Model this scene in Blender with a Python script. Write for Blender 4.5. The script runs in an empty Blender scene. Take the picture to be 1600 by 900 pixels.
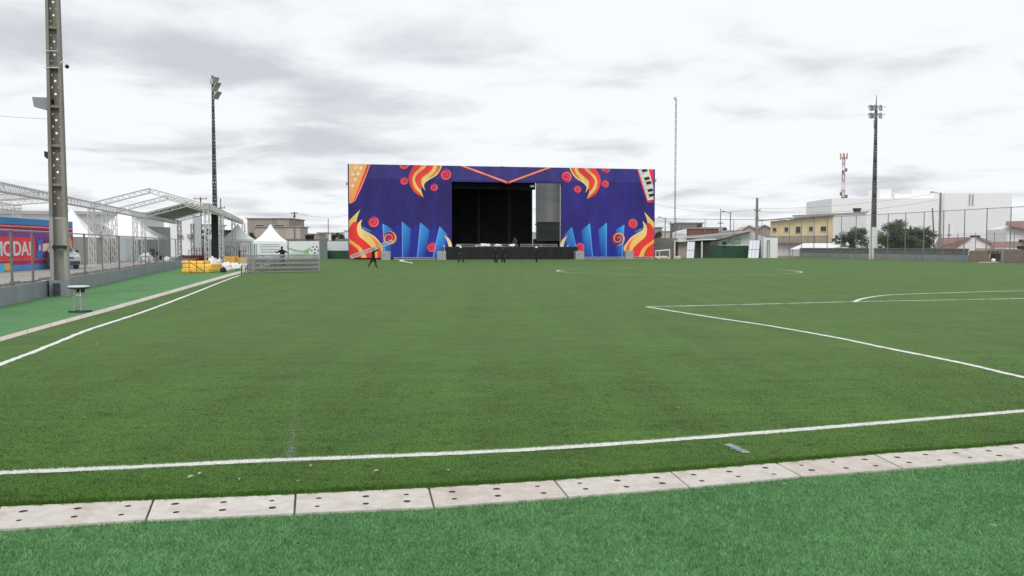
import bpy, bmesh, math, random
import numpy as np
from mathutils import Vector, Matrix
R = math.radians
random.seed(7); np.random.seed(7)
S = bpy.context.scene
COL = S.collection

# ------------------------------------------------------------------ camera, sky, sun, exposure
H = 1.85            # eye height
F = 1310.0          # focal length in pixels of the 1600 px wide picture
PITCH = math.atan(66 / F)
cam_d = bpy.data.cameras.new('camera'); cam = bpy.data.objects.new('camera', cam_d); COL.objects.link(cam)
cam.location = (0, 0, H); cam.rotation_euler = (R(90) - PITCH, 0, 0)
cam_d.sensor_width = 36; cam_d.lens = 36 * F / 1600; cam_d.clip_start = 0.05; cam_d.clip_end = 6000
S.camera = cam

SUN_EL, SUN_AZ = R(42), R(192)
w = bpy.data.worlds.new('World'); S.world = w; w.use_nodes = True
nt = w.node_tree; N = nt.nodes; L = nt.links; N.clear()
def wn(t, **kw):
    n = N.new(t)
    for k, v in kw.items(): setattr(n, k, v)
    return n
def wmath(op, a, b=None, c=None, clamp=False):
    n = wn('ShaderNodeMath', operation=op, use_clamp=clamp)
    for i, v in enumerate((a, b, c)):
        if v is None: continue
        if isinstance(v, (int, float)): n.inputs[i].default_value = v
        else: L.new(v, n.inputs[i])
    return n.outputs[0]
sky = wn('ShaderNodeTexSky', sky_type='NISHITA'); sky.sun_disc = False
sky.sun_elevation = SUN_EL; sky.sun_rotation = SUN_AZ; sky.air_density = 1.0; sky.dust_density = 2.0
tc = wn('ShaderNodeTexCoord'); sp = wn('ShaderNodeSeparateXYZ'); L.new(tc.outputs['Generated'], sp.inputs[0])
zz = wmath('ADD', wmath('MAXIMUM', sp.outputs[2], 0.0), 0.105)
cx_ = wmath('DIVIDE', sp.outputs[0], zz); cy_ = wmath('DIVIDE', sp.outputs[1], zz)
cmb = wn('ShaderNodeCombineXYZ'); L.new(cx_, cmb.inputs[0]); L.new(cy_, cmb.inputs[1])
def cloud(scale, detail, rough, dist, off):
    m = wn('ShaderNodeMapping'); m.inputs['Location'].default_value = off; L.new(cmb.outputs[0], m.inputs[0])
    n = wn('ShaderNodeTexNoise'); n.inputs['Scale'].default_value = scale; n.inputs['Detail'].default_value = detail
    n.inputs['Roughness'].default_value = rough; n.inputs['Distortion'].default_value = dist
    L.new(m.outputs[0], n.inputs[0]); return n.outputs[0]
c1 = cloud(0.75, 6, 0.50, 0.3, (3.1, 5.7, 0)); c2 = cloud(1.7, 6, 0.52, 0.35, (9.2, 2.4, 0))
mixc = wmath('ADD', wmath('MULTIPLY', c1, 0.52), wmath('MULTIPLY', c2, 0.48))
# one heavier bank of cloud, up and to the left
def gauss(v, c, s): return wmath('POWER', wmath('DIVIDE', wmath('SUBTRACT', v, c), s), 2.0)
bank = wmath('EXPONENT', wmath('MULTIPLY', wmath('ADD', gauss(sp.outputs[0], -0.20, 0.19), gauss(sp.outputs[2], 0.205, 0.034)), -1.0))
mixc = wmath('SUBTRACT', mixc, wmath('MULTIPLY', bank, 0.075)); clear = wmath('EXPONENT', wmath('MULTIPLY', wmath('ADD', gauss(sp.outputs[0], -0.42, 0.30), gauss(sp.outputs[2], 0.285, 0.045)), -1.0)); mixc = wmath('ADD', mixc, wmath('MULTIPLY', clear, 0.09)); mixc = wmath('ADD', mixc, wmath('MULTIPLY', sp.outputs[0], 0.02))
mr = wn('ShaderNodeMapRange'); mr.inputs['From Min'].default_value = 0.335; mr.inputs['From Max'].default_value = 0.528; mr.interpolation_type = 'SMOOTHSTEP'
L.new(mixc, mr.inputs['Value'])
tint = wn('ShaderNodeMix', data_type='RGBA'); L.new(mr.outputs[0], tint.inputs[0])
tint.inputs[6].default_value = (6.35, 6.65, 7.05, 1); tint.inputs[7].default_value = (9.9, 10.1, 10.4, 1)
mx = wn('ShaderNodeMix', data_type='RGBA'); mx.inputs[0].default_value = 0.94
L.new(sky.outputs[0], mx.inputs[6]); L.new(tint.outputs[2], mx.inputs[7])
bg = wn('ShaderNodeBackground'); bg.inputs[1].default_value = 0.1; L.new(mx.outputs[2], bg.inputs[0])
wo = wn('ShaderNodeOutputWorld'); L.new(bg.outputs[0], wo.inputs[0])

sd = bpy.data.lights.new('sun', 'SUN'); sun = bpy.data.objects.new('sun', sd); COL.objects.link(sun)
sd.energy = 1.4; sd.angle = R(28); sd.color = (1.0, 0.97, 0.92)
sdir = Vector((math.sin(SUN_AZ) * math.cos(SUN_EL), math.cos(SUN_AZ) * math.cos(SUN_EL), math.sin(SUN_EL)))
sun.rotation_euler = sdir.to_track_quat('Z', 'Y').to_euler(); sun.location = (0, -20, 60)
S.view_settings.view_transform = 'Standard'; S.view_settings.look = 'None'
S.view_settings.exposure = 0.0; S.view_settings.gamma = 1.0; S.view_settings.use_curve_mapping = False

# ------------------------------------------------------------------ planning helpers: picture point -> place
FW = Vector((0, math.cos(PITCH), -math.sin(PITCH))); UPV = Vector((0, math.sin(PITCH), math.cos(PITCH)))
def ray(px, py): return Vector((1, 0, 0)) * ((px - 800) / F) + UPV * ((450 - py) / F) + FW
def W(px, py, D):
    d = ray(px, py); t = D / d.y; return Vector((d.x * t, D, H + d.z * t))
def G(px, py, z=0.0):
    d = ray(px, py); t = (z - H) / d.z; return Vector((d.x * t, d.y * t, z))
def X(px, D): return (px - 800) / F * D / (math.cos(PITCH))          # close enough along the horizon
def Z(py, D): return W(800, py, D).z

def s2l(c):
    return tuple((x / 255 / 12.92) if x / 255 <= 0.04045 else ((x / 255 + 0.055) / 1.055) ** 2.4 for x in c)

# ------------------------------------------------------------------ materials
MATS = {}
def mat(name, rgb, rough=0.8, var=0.12, scale=3.0, metal=0.0, spec=0.4, streak=False, bump=0.0, bscale=60.0, dirt=None, dscale=0.8):
    if name in MATS: return MATS[name]
    m = bpy.data.materials.new(name); m.use_nodes = True; t = m.node_tree; b = t.nodes['Principled BSDF']
    b.inputs['Roughness'].default_value = rough; b.inputs['Metallic'].default_value = metal
    b.inputs['Specular IOR Level'].default_value = spec
    co = t.nodes.new('ShaderNodeTexCoord'); mp = t.nodes.new('ShaderNodeMapping')
    if streak: mp.inputs['Scale'].default_value = (1, 1, 0.12)
    t.links.new(co.outputs['Object'], mp.inputs[0])
    n = t.nodes.new('ShaderNodeTexNoise'); n.inputs['Scale'].default_value = scale; n.inputs['Detail'].default_value = 6; n.inputs['Roughness'].default_value = 0.62
    t.links.new(mp.outputs[0], n.inputs[0])
    r = t.nodes.new('ShaderNodeMapRange'); r.inputs['From Min'].default_value = 0.25; r.inputs['From Max'].default_value = 0.75
    r.inputs['To Min'].default_value = 1 - var * 1.4; r.inputs['To Max'].default_value = 1 + var
    t.links.new(n.outputs[0], r.inputs[0])
    v = t.nodes.new('ShaderNodeVectorMath'); v.operation = 'SCALE'; v.inputs[0].default_value = rgb[:3]
    t.links.new(r.outputs[0], v.inputs['Scale'])
    out = v.outputs[0]
    if dirt is not None:
        n2 = t.nodes.new('ShaderNodeTexNoise'); n2.inputs['Scale'].default_value = dscale; n2.inputs['Detail'].default_value = 7; n2.inputs['Roughness'].default_value = 0.7
        t.links.new(mp.outputs[0], n2.inputs[0])
        r2 = t.nodes.new('ShaderNodeMapRange'); r2.inputs['From Min'].default_value = 0.5; r2.inputs['From Max'].default_value = 0.72
        t.links.new(n2.outputs[0], r2.inputs[0])
        mm = t.nodes.new('ShaderNodeMix'); mm.data_type = 'RGBA'; t.links.new(r2.outputs[0], mm.inputs[0])
        t.links.new(out, mm.inputs[6]); mm.inputs[7].default_value = (*dirt, 1); out = mm.outputs[2]
    t.links.new(out, b.inputs['Base Color'])
    if bump:
        n3 = t.nodes.new('ShaderNodeTexNoise'); n3.inputs['Scale'].default_value = bscale; n3.inputs['Detail'].default_value = 4
        t.links.new(co.outputs['Object'], n3.inputs[0])
        bp = t.nodes.new('ShaderNodeBump'); bp.inputs['Strength'].default_value = bump; bp.inputs['Distance'].default_value = 0.01
        t.links.new(n3.outputs[0], bp.inputs['Height']); t.links.new(bp.outputs[0], b.inputs['Normal'])
    MATS[name] = m; return m

def turf_mat(name, rgb, rgb2, fine=55.0, bump=0.8, rows=False, sheen=0.25, island=0.0, bright=1.0):
    m = bpy.data.materials.new(name); m.use_nodes = True; t = m.node_tree; b = t.nodes['Principled BSDF']
    b.inputs['Roughness'].default_value = 0.8; b.inputs['Specular IOR Level'].default_value = 0.15
    b.inputs['Sheen Weight'].default_value = sheen; b.inputs['Sheen Roughness'].default_value = 0.28
    b.inputs['Sheen Tint'].default_value = (0.85, 0.95, 0.62, 1)
    co = t.nodes.new('ShaderNodeTexCoord')
    def noise(scale, detail=4, sc=(1, 1, 1), rough=0.6, rot=0.0):
        mp = t.nodes.new('ShaderNodeMapping'); mp.inputs['Scale'].default_value = sc; mp.inputs['Rotation'].default_value = (0, 0, rot)
        t.links.new(co.outputs['Object'], mp.inputs[0])
        n = t.nodes.new('ShaderNodeTexNoise'); n.inputs['Scale'].default_value = scale; n.inputs['Detail'].default_value = detail; n.inputs['Roughness'].default_value = rough
        t.links.new(mp.outputs[0], n.inputs[0]); return n.outputs[0]
    def mth(op, a, b_):
        n = t.nodes.new('ShaderNodeMath'); n.operation = op
        for i, v in enumerate((a, b_)):
            if isinstance(v, (int, float)): n.inputs[i].default_value = v
            else: t.links.new(v, n.inputs[i])
        return n.outputs[0]
    f1 = noise(fine, 3); f2 = noise(fine * 0.22, 4, (1, 1.0, 1)); f3 = noise(0.45, 5)
    mix = mth('ADD', mth('ADD', mth('MULTIPLY', f1, 0.45), mth('MULTIPLY', f2, 0.35)), mth('MULTIPLY', f3, 0.2))
    if rows:
        f4 = noise(1.0, 4, (1.6, 0.05, 1), rot=R(-14)); f5 = noise(2.2, 5, (0.35, 1.6, 1), rot=R(-14))
        mix = mth('ADD', mth('MULTIPLY', mix, 0.66), mth('ADD', mth('MULTIPLY', f4, 0.13), mth('MULTIPLY', f5, 0.21)))
    r = t.nodes.new('ShaderNodeMapRange'); r.inputs['From Min'].default_value = 0.37; r.inputs['From Max'].default_value = 0.62
    t.links.new(mix, r.inputs[0])
    mm = t.nodes.new('ShaderNodeMix'); mm.data_type = 'RGBA'; t.links.new(r.outputs[0], mm.inputs[0])
    mm.inputs[6].default_value = (*rgb, 1); mm.inputs[7].default_value = (*rgb2, 1)
    gain = None
    if rows:      # mottled nap of the pile, drawn out across the pitch, and faint seams along it
        g1 = noise(1.9, 6, (0.30, 1.25, 1), 0.68, R(-14)); g2 = noise(0.35, 4, (1, 1, 1)); g3 = noise(1.3, 3, (1.0, 0.03, 1), 0.5, R(-14))
        g = mth('ADD', mth('ADD', mth('MULTIPLY', g1, 0.42), mth('MULTIPLY', g2, 0.30)), mth('MULTIPLY', g3, 0.28)); spots = noise(7.0, 4, (0.62, 1.0, 1), 0.62, R(-14)); spots2 = noise(2.6, 4, (0.5, 1.0, 1), 0.6, R(-14))
    else:
        g1 = noise(3.0, 5); g2 = noise(0.6, 4); g = mth('ADD', mth('MULTIPLY', g1, 0.5), mth('MULTIPLY', g2, 0.5))
    rg = t.nodes.new('ShaderNodeMapRange'); rg.inputs['From Min'].default_value = 0.36; rg.inputs['From Max'].default_value = 0.64
    rg.inputs['To Min'].default_value = (0.72 if rows else 0.85) * bright; rg.inputs['To Max'].default_value = (1.22 if rows else 1.13) * bright; t.links.new(g, rg.inputs[0]); gain = rg.outputs[0]
    if rows:      # small darker tufts
        for sp_, lo_, hi_, dk in ((spots, 0.53, 0.70, 0.62), (spots2, 0.52, 0.72, 0.76)):
            rs = t.nodes.new('ShaderNodeMapRange'); rs.inputs['From Min'].default_value = lo_; rs.inputs['From Max'].default_value = hi_; rs.inputs['To Min'].default_value = 1.04; rs.inputs['To Max'].default_value = dk; t.links.new(sp_, rs.inputs[0]); gain = mth('MULTIPLY', gain, rs.outputs[0])
    if island:
        gi = t.nodes.new('ShaderNodeNewGeometry'); ri = t.nodes.new('ShaderNodeMapRange'); ri.inputs['To Min'].default_value = 1 - island; ri.inputs['To Max'].default_value = 1 + island * 1.6
        t.links.new(mth('POWER', gi.outputs['Random Per Island'], 1.8), ri.inputs[0]); gain = mth('MULTIPLY', gain, ri.outputs[0])
    sv_ = t.nodes.new('ShaderNodeVectorMath'); sv_.operation = 'SCALE'; t.links.new(mm.outputs[2], sv_.inputs[0]); t.links.new(gain, sv_.inputs['Scale'])
    t.links.new(sv_.outputs[0], b.inputs['Base Color'])
    bp = t.nodes.new('ShaderNodeBump'); bp.inputs['Strength'].default_value = bump; bp.inputs['Distance'].default_value = 0.02
    t.links.new(f1, bp.inputs['Height']); t.links.new(bp.outputs[0], b.inputs['Normal'])
    MATS[name] = m; return m

def attr_mat(name, rough=0.7, spec=0.3, k=1.0, wrinkle_tone=0.06):
    m = bpy.data.materials.new(name); m.use_nodes = True; t = m.node_tree; b = t.nodes['Principled BSDF']
    b.inputs['Roughness'].default_value = rough; b.inputs['Specular IOR Level'].default_value = spec
    a = t.nodes.new('ShaderNodeAttribute'); a.attribute_name = 'Col'
    co = t.nodes.new('ShaderNodeTexCoord'); mp = t.nodes.new('ShaderNodeMapping'); mp.inputs['Scale'].default_value = (1, 1, 0.35)
    t.links.new(co.outputs['Object'], mp.inputs[0])
    n = t.nodes.new('ShaderNodeTexNoise'); n.inputs['Scale'].default_value = 0.5; n.inputs['Detail'].default_value = 5
    t.links.new(mp.outputs[0], n.inputs[0])
    r = t.nodes.new('ShaderNodeMapRange'); r.inputs['From Min'].default_value = 0.3; r.inputs['From Max'].default_value = 0.7
    r.inputs['To Min'].default_value = k * (1 - wrinkle_tone * 2); r.inputs['To Max'].default_value = k * (1 + wrinkle_tone * 2)  # cloth wrinkle shading put into the colour as random tone
    t.links.new(n.outputs[0], r.inputs[0])
    v = t.nodes.new('ShaderNodeVectorMath'); v.operation = 'SCALE'; t.links.new(a.outputs['Color'], v.inputs[0]); t.links.new(r.outputs[0], v.inputs['Scale'])
    t.links.new(v.outputs[0], b.inputs['Base Color'])
    bp = t.nodes.new('ShaderNodeBump'); bp.inputs['Strength'].default_value = 0.6; bp.inputs['Distance'].default_value = 0.5
    t.links.new(n.outputs[0], bp.inputs['Height']); t.links.new(bp.outputs[0], b.inputs['Normal'])
    MATS[name] = m; return m

def mesh_mat(name, rgb, cell=0.06, wire=0.09):
    """chain link: crossed diagonal wires with open gaps"""
    m = bpy.data.materials.new(name); m.use_nodes = True; t = m.node_tree; b = t.nodes['Principled BSDF']
    b.inputs['Base Color'].default_value = (*rgb, 1); b.inputs['Roughness'].default_value = 0.5; b.inputs['Metallic'].default_value = 0.3
    uv = t.nodes.new('ShaderNodeAttribute'); uv.attribute_name = 'Col'
    sx = t.nodes.new('ShaderNodeSeparateXYZ'); t.links.new(uv.outputs['Vector'], sx.inputs[0])
    def mth(op, a, b_=None):
        n = t.nodes.new('ShaderNodeMath'); n.operation = op
        for i, v in enumerate((a, b_)):
            if v is None: continue
            if isinstance(v, (int, float)): n.inputs[i].default_value = v
            else: t.links.new(v, n.inputs[i])
        return n.outputs[0]
    def wires(op):
        d = mth('DIVIDE', mth(op, sx.outputs[0], sx.outputs[1]), cell)
        return mth('LESS_THAN', mth('FRACT', d), wire)
    a = mth('MAXIMUM', wires('ADD'), wires('SUBTRACT')); t.links.new(a, b.inputs['Alpha'])
    MATS[name] = m; return m

def scrim_mat(name, rgb, alpha):
    m = bpy.data.materials.new(name); m.use_nodes = True; t = m.node_tree; b = t.nodes['Principled BSDF']
    b.inputs['Base Color'].default_value = (*rgb, 1); b.inputs['Roughness'].default_value = 0.7
    co = t.nodes.new('ShaderNodeTexCoord'); mp = t.nodes.new('ShaderNodeMapping'); mp.inputs['Scale'].default_value = (1, 1, 0.06)
    t.links.new(co.outputs['Object'], mp.inputs[0])
    n = t.nodes.new('ShaderNodeTexNoise'); n.inputs['Scale'].default_value = 0.45; n.inputs['Detail'].default_value = 1; t.links.new(mp.outputs[0], n.inputs[0])
    r = t.nodes.new('ShaderNodeMapRange'); r.inputs['From Min'].default_value = 0.3; r.inputs['From Max'].default_value = 0.7
    r.inputs['To Min'].default_value = alpha - 0.04; r.inputs['To Max'].default_value = alpha + 0.04
    t.links.new(n.outputs[0], r.inputs[0]); t.links.new(r.outputs[0], b.inputs['Alpha'])
    MATS[name] = m; return m

def brick_mat(name, c1, c2, mortar, scale=1.0):
    m = bpy.data.materials.new(name); m.use_nodes = True; t = m.node_tree; b = t.nodes['Principled BSDF']; b.inputs['Roughness'].default_value = 0.9
    uv = t.nodes.new('ShaderNodeAttribute'); uv.attribute_name = 'Col'
    br = t.nodes.new('ShaderNodeTexBrick'); br.inputs['Scale'].default_value = scale
    br.inputs['Color1'].default_value = (*c1, 1); br.inputs['Color2'].default_value = (*c2, 1); br.inputs['Mortar'].default_value = (*mortar, 1)
    br.inputs['Mortar Size'].default_value = 0.02; br.inputs['Brick Width'].default_value = 0.4; br.inputs['Row Height'].default_value = 0.2
    t.links.new(uv.outputs['Vector'], br.inputs[0])
    n = t.nodes.new('ShaderNodeTexNoise'); n.inputs['Scale'].default_value = 1.2; n.inputs['Detail'].default_value = 6
    co = t.nodes.new('ShaderNodeTexCoord'); t.links.new(co.outputs['Object'], n.inputs[0])
    mm = t.nodes.new('ShaderNodeMix'); mm.data_type = 'RGBA'; mm.blend_type = 'MULTIPLY'; mm.inputs[0].default_value = 0.6
    t.links.new(br.outputs[0], mm.inputs[6]); t.links.new(n.outputs[1], mm.inputs[7]); t.links.new(mm.outputs[2], b.inputs['Base Color'])
    MATS[name] = m; return m

M = lambda n: MATS[n]
mat('concrete', (0.30, 0.29, 0.27), 0.9, 0.25, 1.5, streak=True, bump=0.3, dirt=(0.16, 0.15, 0.13), dscale=1.2)
mat('pole_concrete', (0.27, 0.25, 0.222), 0.9, 0.3, 1.8, streak=True, bump=0.3, dirt=(0.13, 0.12, 0.105), dscale=1.5)
mat('pale_concrete', (0.40, 0.385, 0.35), 0.9, 0.25, 1.8, streak=True, bump=0.3, dirt=(0.20, 0.19, 0.165), dscale=1.5)
mat('pole_dark', (0.125, 0.12, 0.125), 0.9, 0.3, 1.0, streak=True, dirt=(0.07, 0.07, 0.075))
mat('black_paint', (0.018, 0.018, 0.024), 0.6, 0.2)
mat('grey_paint', (0.27, 0.29, 0.32), 0.75, 0.12, 2.0, streak=True, dirt=(0.20, 0.205, 0.215), dscale=0.7)
mat('wall_grey', (0.31, 0.32, 0.34), 0.85, 0.15, 1.0, streak=True, dirt=(0.22, 0.22, 0.23))
mat('dark_grey_paint', (0.05, 0.055, 0.075), 0.7, 0.15)
mat('slab', (0.60, 0.56, 0.505), 0.9, 0.12, 9.0, bump=0.3, bscale=120, dirt=(0.44, 0.39, 0.34), dscale=3.5)
mat('slab_pink', (0.58, 0.52, 0.465), 0.9, 0.12, 9.0, bump=0.3, bscale=120, dirt=(0.42, 0.36, 0.31), dscale=3.0)
mat('slab_white', (0.63, 0.59, 0.54), 0.9, 0.12, 11.0, bump=0.3, bscale=120, dirt=(0.47, 0.42, 0.37), dscale=3.0)
mat('hole_dirt', (0.11, 0.09, 0.08), 1.0, 0.3, 40)
mat('line_paint', (0.80, 0.81, 0.76), 0.8, 0.2, 25.0, bump=0.7, bscale=150)
mat('line_old', (0.52, 0.56, 0.50), 0.9, 0.2, 5.0)
mat('line_faded', (0.23, 0.30, 0.25), 0.9, 0.3, 20.0)
mat('street_dirt', (0.40, 0.385, 0.355), 0.95, 0.2, 0.5, dirt=(0.30, 0.27, 0.235), dscale=0.25, bump=0.3)
mat('earth', (0.25, 0.22, 0.17), 1.0, 0.25, 0.05, dirt=(0.10, 0.13, 0.06), dscale=0.03)
mat('rubble', (0.27, 0.21, 0.16), 1.0, 0.4, 3.0)
mat('galv', (0.42, 0.43, 0.45), 0.45, 0.12, 4.0, metal=0.5)
mat('fence_grey', (0.19, 0.20, 0.22), 0.5, 0.1, 3.0, metal=0.3)
mat('far_post', (0.19, 0.20, 0.215), 0.6, 0.1, 3.0)
mat('alu', (0.66, 0.66, 0.66), 0.4, 0.08, 6.0, metal=0.35)
mat('alu_dull', (0.42, 0.42, 0.42), 0.5, 0.12, 6.0, metal=0.25)
mat('white_pvc', (0.89, 0.895, 0.92), 0.5, 0.03, 1.0, spec=0.3)
mat('canvas_grey', (0.30, 0.30, 0.275), 0.7, 0.08, 1.2)
mat('white_wall', (0.81, 0.815, 0.835), 0.85, 0.05, 0.6, streak=True)
mat('white_stained', (0.80, 0.80, 0.815), 0.9, 0.08, 0.6, streak=True, dirt=(0.42, 0.41, 0.40), dscale=0.6)
mat('white_far', (0.83, 0.835, 0.865), 0.9, 0.015, 0.05, streak=True, dirt=(0.79, 0.79, 0.82), dscale=0.05)
mat('beige_wall', (0.47, 0.45, 0.40), 0.9, 0.14, 0.8, streak=True, dirt=(0.36, 0.33, 0.29), dscale=0.5)
mat('shed_wall', (0.76, 0.755, 0.79), 0.8, 0.06, 0.5, streak=True)
mat('shed_roof', (0.60, 0.60, 0.59), 0.7, 0.1, 0.5)
mat('roof_grey', (0.36, 0.35, 0.33), 0.9, 0.2, 1.0, dirt=(0.2, 0.19, 0.17))
mat('grey_block', (0.22, 0.215, 0.205), 0.95, 0.2, 0.8, dirt=(0.15, 0.145, 0.135))
mat('brown_render', (0.36, 0.32, 0.285), 0.9, 0.15, 0.5, streak=True, dirt=(0.25, 0.22, 0.20), dscale=0.3)
mat('pink_render', (0.50, 0.42, 0.385), 0.9, 0.12, 0.5, streak=True, dirt=(0.36, 0.31, 0.28), dscale=0.3)
mat('yellow_render', (0.82, 0.67, 0.42), 0.9, 0.08, 0.6, streak=True, dirt=(0.66, 0.52, 0.31), dscale=0.5)
mat('red_brick', (0.20, 0.075, 0.06), 0.9, 0.25, 1.5)
mat('roof_tile', (0.30, 0.175, 0.15), 0.9, 0.5, 2.2, dirt=(0.21, 0.145, 0.135), dscale=1.6)
mat('cream', (0.66, 0.52, 0.38), 0.9, 0.1, 0.8)
mat('glass_dark', (0.03, 0.03, 0.035), 0.15, 0.1, spec=0.6)
mat('window_frame', (0.55, 0.50, 0.45), 0.7, 0.1)
mat('wood_dark', (0.12, 0.06, 0.04), 0.8, 0.2)
mat('green_panel', (0.025, 0.075, 0.05), 0.6, 0.2, 1.0, streak=True)
mat('green_sign', (0.28, 0.60, 0.25), 0.6, 0.1)
mat('green_print', (0.30, 0.55, 0.22), 0.6, 0.1)
mat('grey_print', (0.45, 0.47, 0.50), 0.6, 0.1)
mat('black_print', (0.03, 0.03, 0.035), 0.6, 0.1)
mat('hoarding', (0.25, 0.27, 0.28), 0.6, 0.06, 0.7, streak=True)
mat('banner_white', (0.80, 0.82, 0.84), 0.6, 0.04, 1.0)
mat('panel_white', (0.72, 0.75, 0.80), 0.5, 0.05, 1.0)
mat('yellow_mat', (0.90, 0.58, 0.10), 0.55, 0.1, 2.0)
mat('yellow_side', (0.72, 0.44, 0.06), 0.6, 0.1, 2.0)
mat('orange_mat', (0.80, 0.40, 0.09), 0.6, 0.15, 2.0)
mat('red_steel', (0.25, 0.05, 0.045), 0.6, 0.2)
mat('plastic_white', (0.80, 0.78, 0.75), 0.5, 0.12, 5.0)
mat('black_cloth', (0.011, 0.012, 0.014), 0.9, 0.3, 0.5, spec=0.1)
mat('skirt', (0.030, 0.031, 0.034), 0.9, 0.2, 0.7, streak=True, spec=0.2)
mat('deck', (0.06, 0.06, 0.06), 0.8, 0.2)
mat('tank_white', (0.46, 0.48, 0.49), 0.5, 0.1, 2.0)
mat('skin', (0.10, 0.058, 0.042), 0.6, 0.05)
mat('cloth_black', (0.014, 0.014, 0.016), 0.9, 0.2)
mat('cloth_maroon', (0.035, 0.016, 0.020), 0.9, 0.2)
mat('cloth_navy', (0.03, 0.032, 0.045), 0.9, 0.2)
mat('cloth_grey', (0.07, 0.07, 0.075), 0.9, 0.2)
mat('hair', (0.012, 0.010, 0.009), 0.8, 0.2)
mat('helmet_white', (0.85, 0.85, 0.85), 0.4, 0.02)
mat('car_silver', (0.52, 0.54, 0.56), 0.3, 0.03, metal=0.5)
mat('rubber', (0.02, 0.02, 0.02), 0.8, 0.1)
mat('rim', (0.50, 0.50, 0.50), 0.35, 0.05, metal=0.6)
mat('lamp_glass', (0.75, 0.78, 0.80), 0.2, 0.03)
mat('blue_tank', (0.035, 0.045, 0.075), 0.6, 0.1)
mat('leaf_dark', (0.030, 0.062, 0.020), 0.6, 0.35, 0.7)
mat('leaf_mid', (0.075, 0.125, 0.040), 0.6, 0.35, 0.7)
mat('leaf_olive', (0.14, 0.165, 0.060), 0.6, 0.35, 0.7)
mat('bark', (0.11, 0.085, 0.06), 0.9, 0.3)
mat('tower_red', (0.50, 0.33, 0.32), 0.6, 0.1)
mat('tower_white', (0.75, 0.75, 0.76), 0.6, 0.05)
mat('wire', (0.28, 0.28, 0.30), 0.6, 0.05)
mat('litter', (0.62, 0.50, 0.36), 0.8, 0.3, 20)
turf_mat('pitch_turf', (0.040, 0.102, 0.011), (0.070, 0.156, 0.022), fine=45, rows=True, sheen=0.17)
turf_mat('apron_turf', (0.062, 0.180, 0.062), (0.118, 0.290, 0.115), fine=42, sheen=0.08)
turf_mat('blade_pitch', (0.049, 0.124, 0.012), (0.077, 0.176, 0.023), fine=45, rows=True, sheen=0.0, island=.22, bright=1.05)
turf_mat('blade_bright', (0.105, 0.255, 0.098), (0.190, 0.370, 0.165), fine=42, sheen=0.0, island=.42, bright=1.05)
attr_mat('print_cloth', 0.6, 0.3, 1.0, 0.11)
attr_mat('mural_paint', 0.8, 0.2, 1.0, 0.08)
mesh_mat('chain_link', (0.30, 0.31, 0.33), 0.06, 0.055)
mesh_mat('chain_link_far', (0.33, 0.34, 0.36), 0.08, 0.05)
scrim_mat('scrim', (0.030, 0.034, 0.034), 0.90)
brick_mat('raw_brick', (0.46, 0.32, 0.25), (0.36, 0.27, 0.22), (0.38, 0.34, 0.30))

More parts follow.
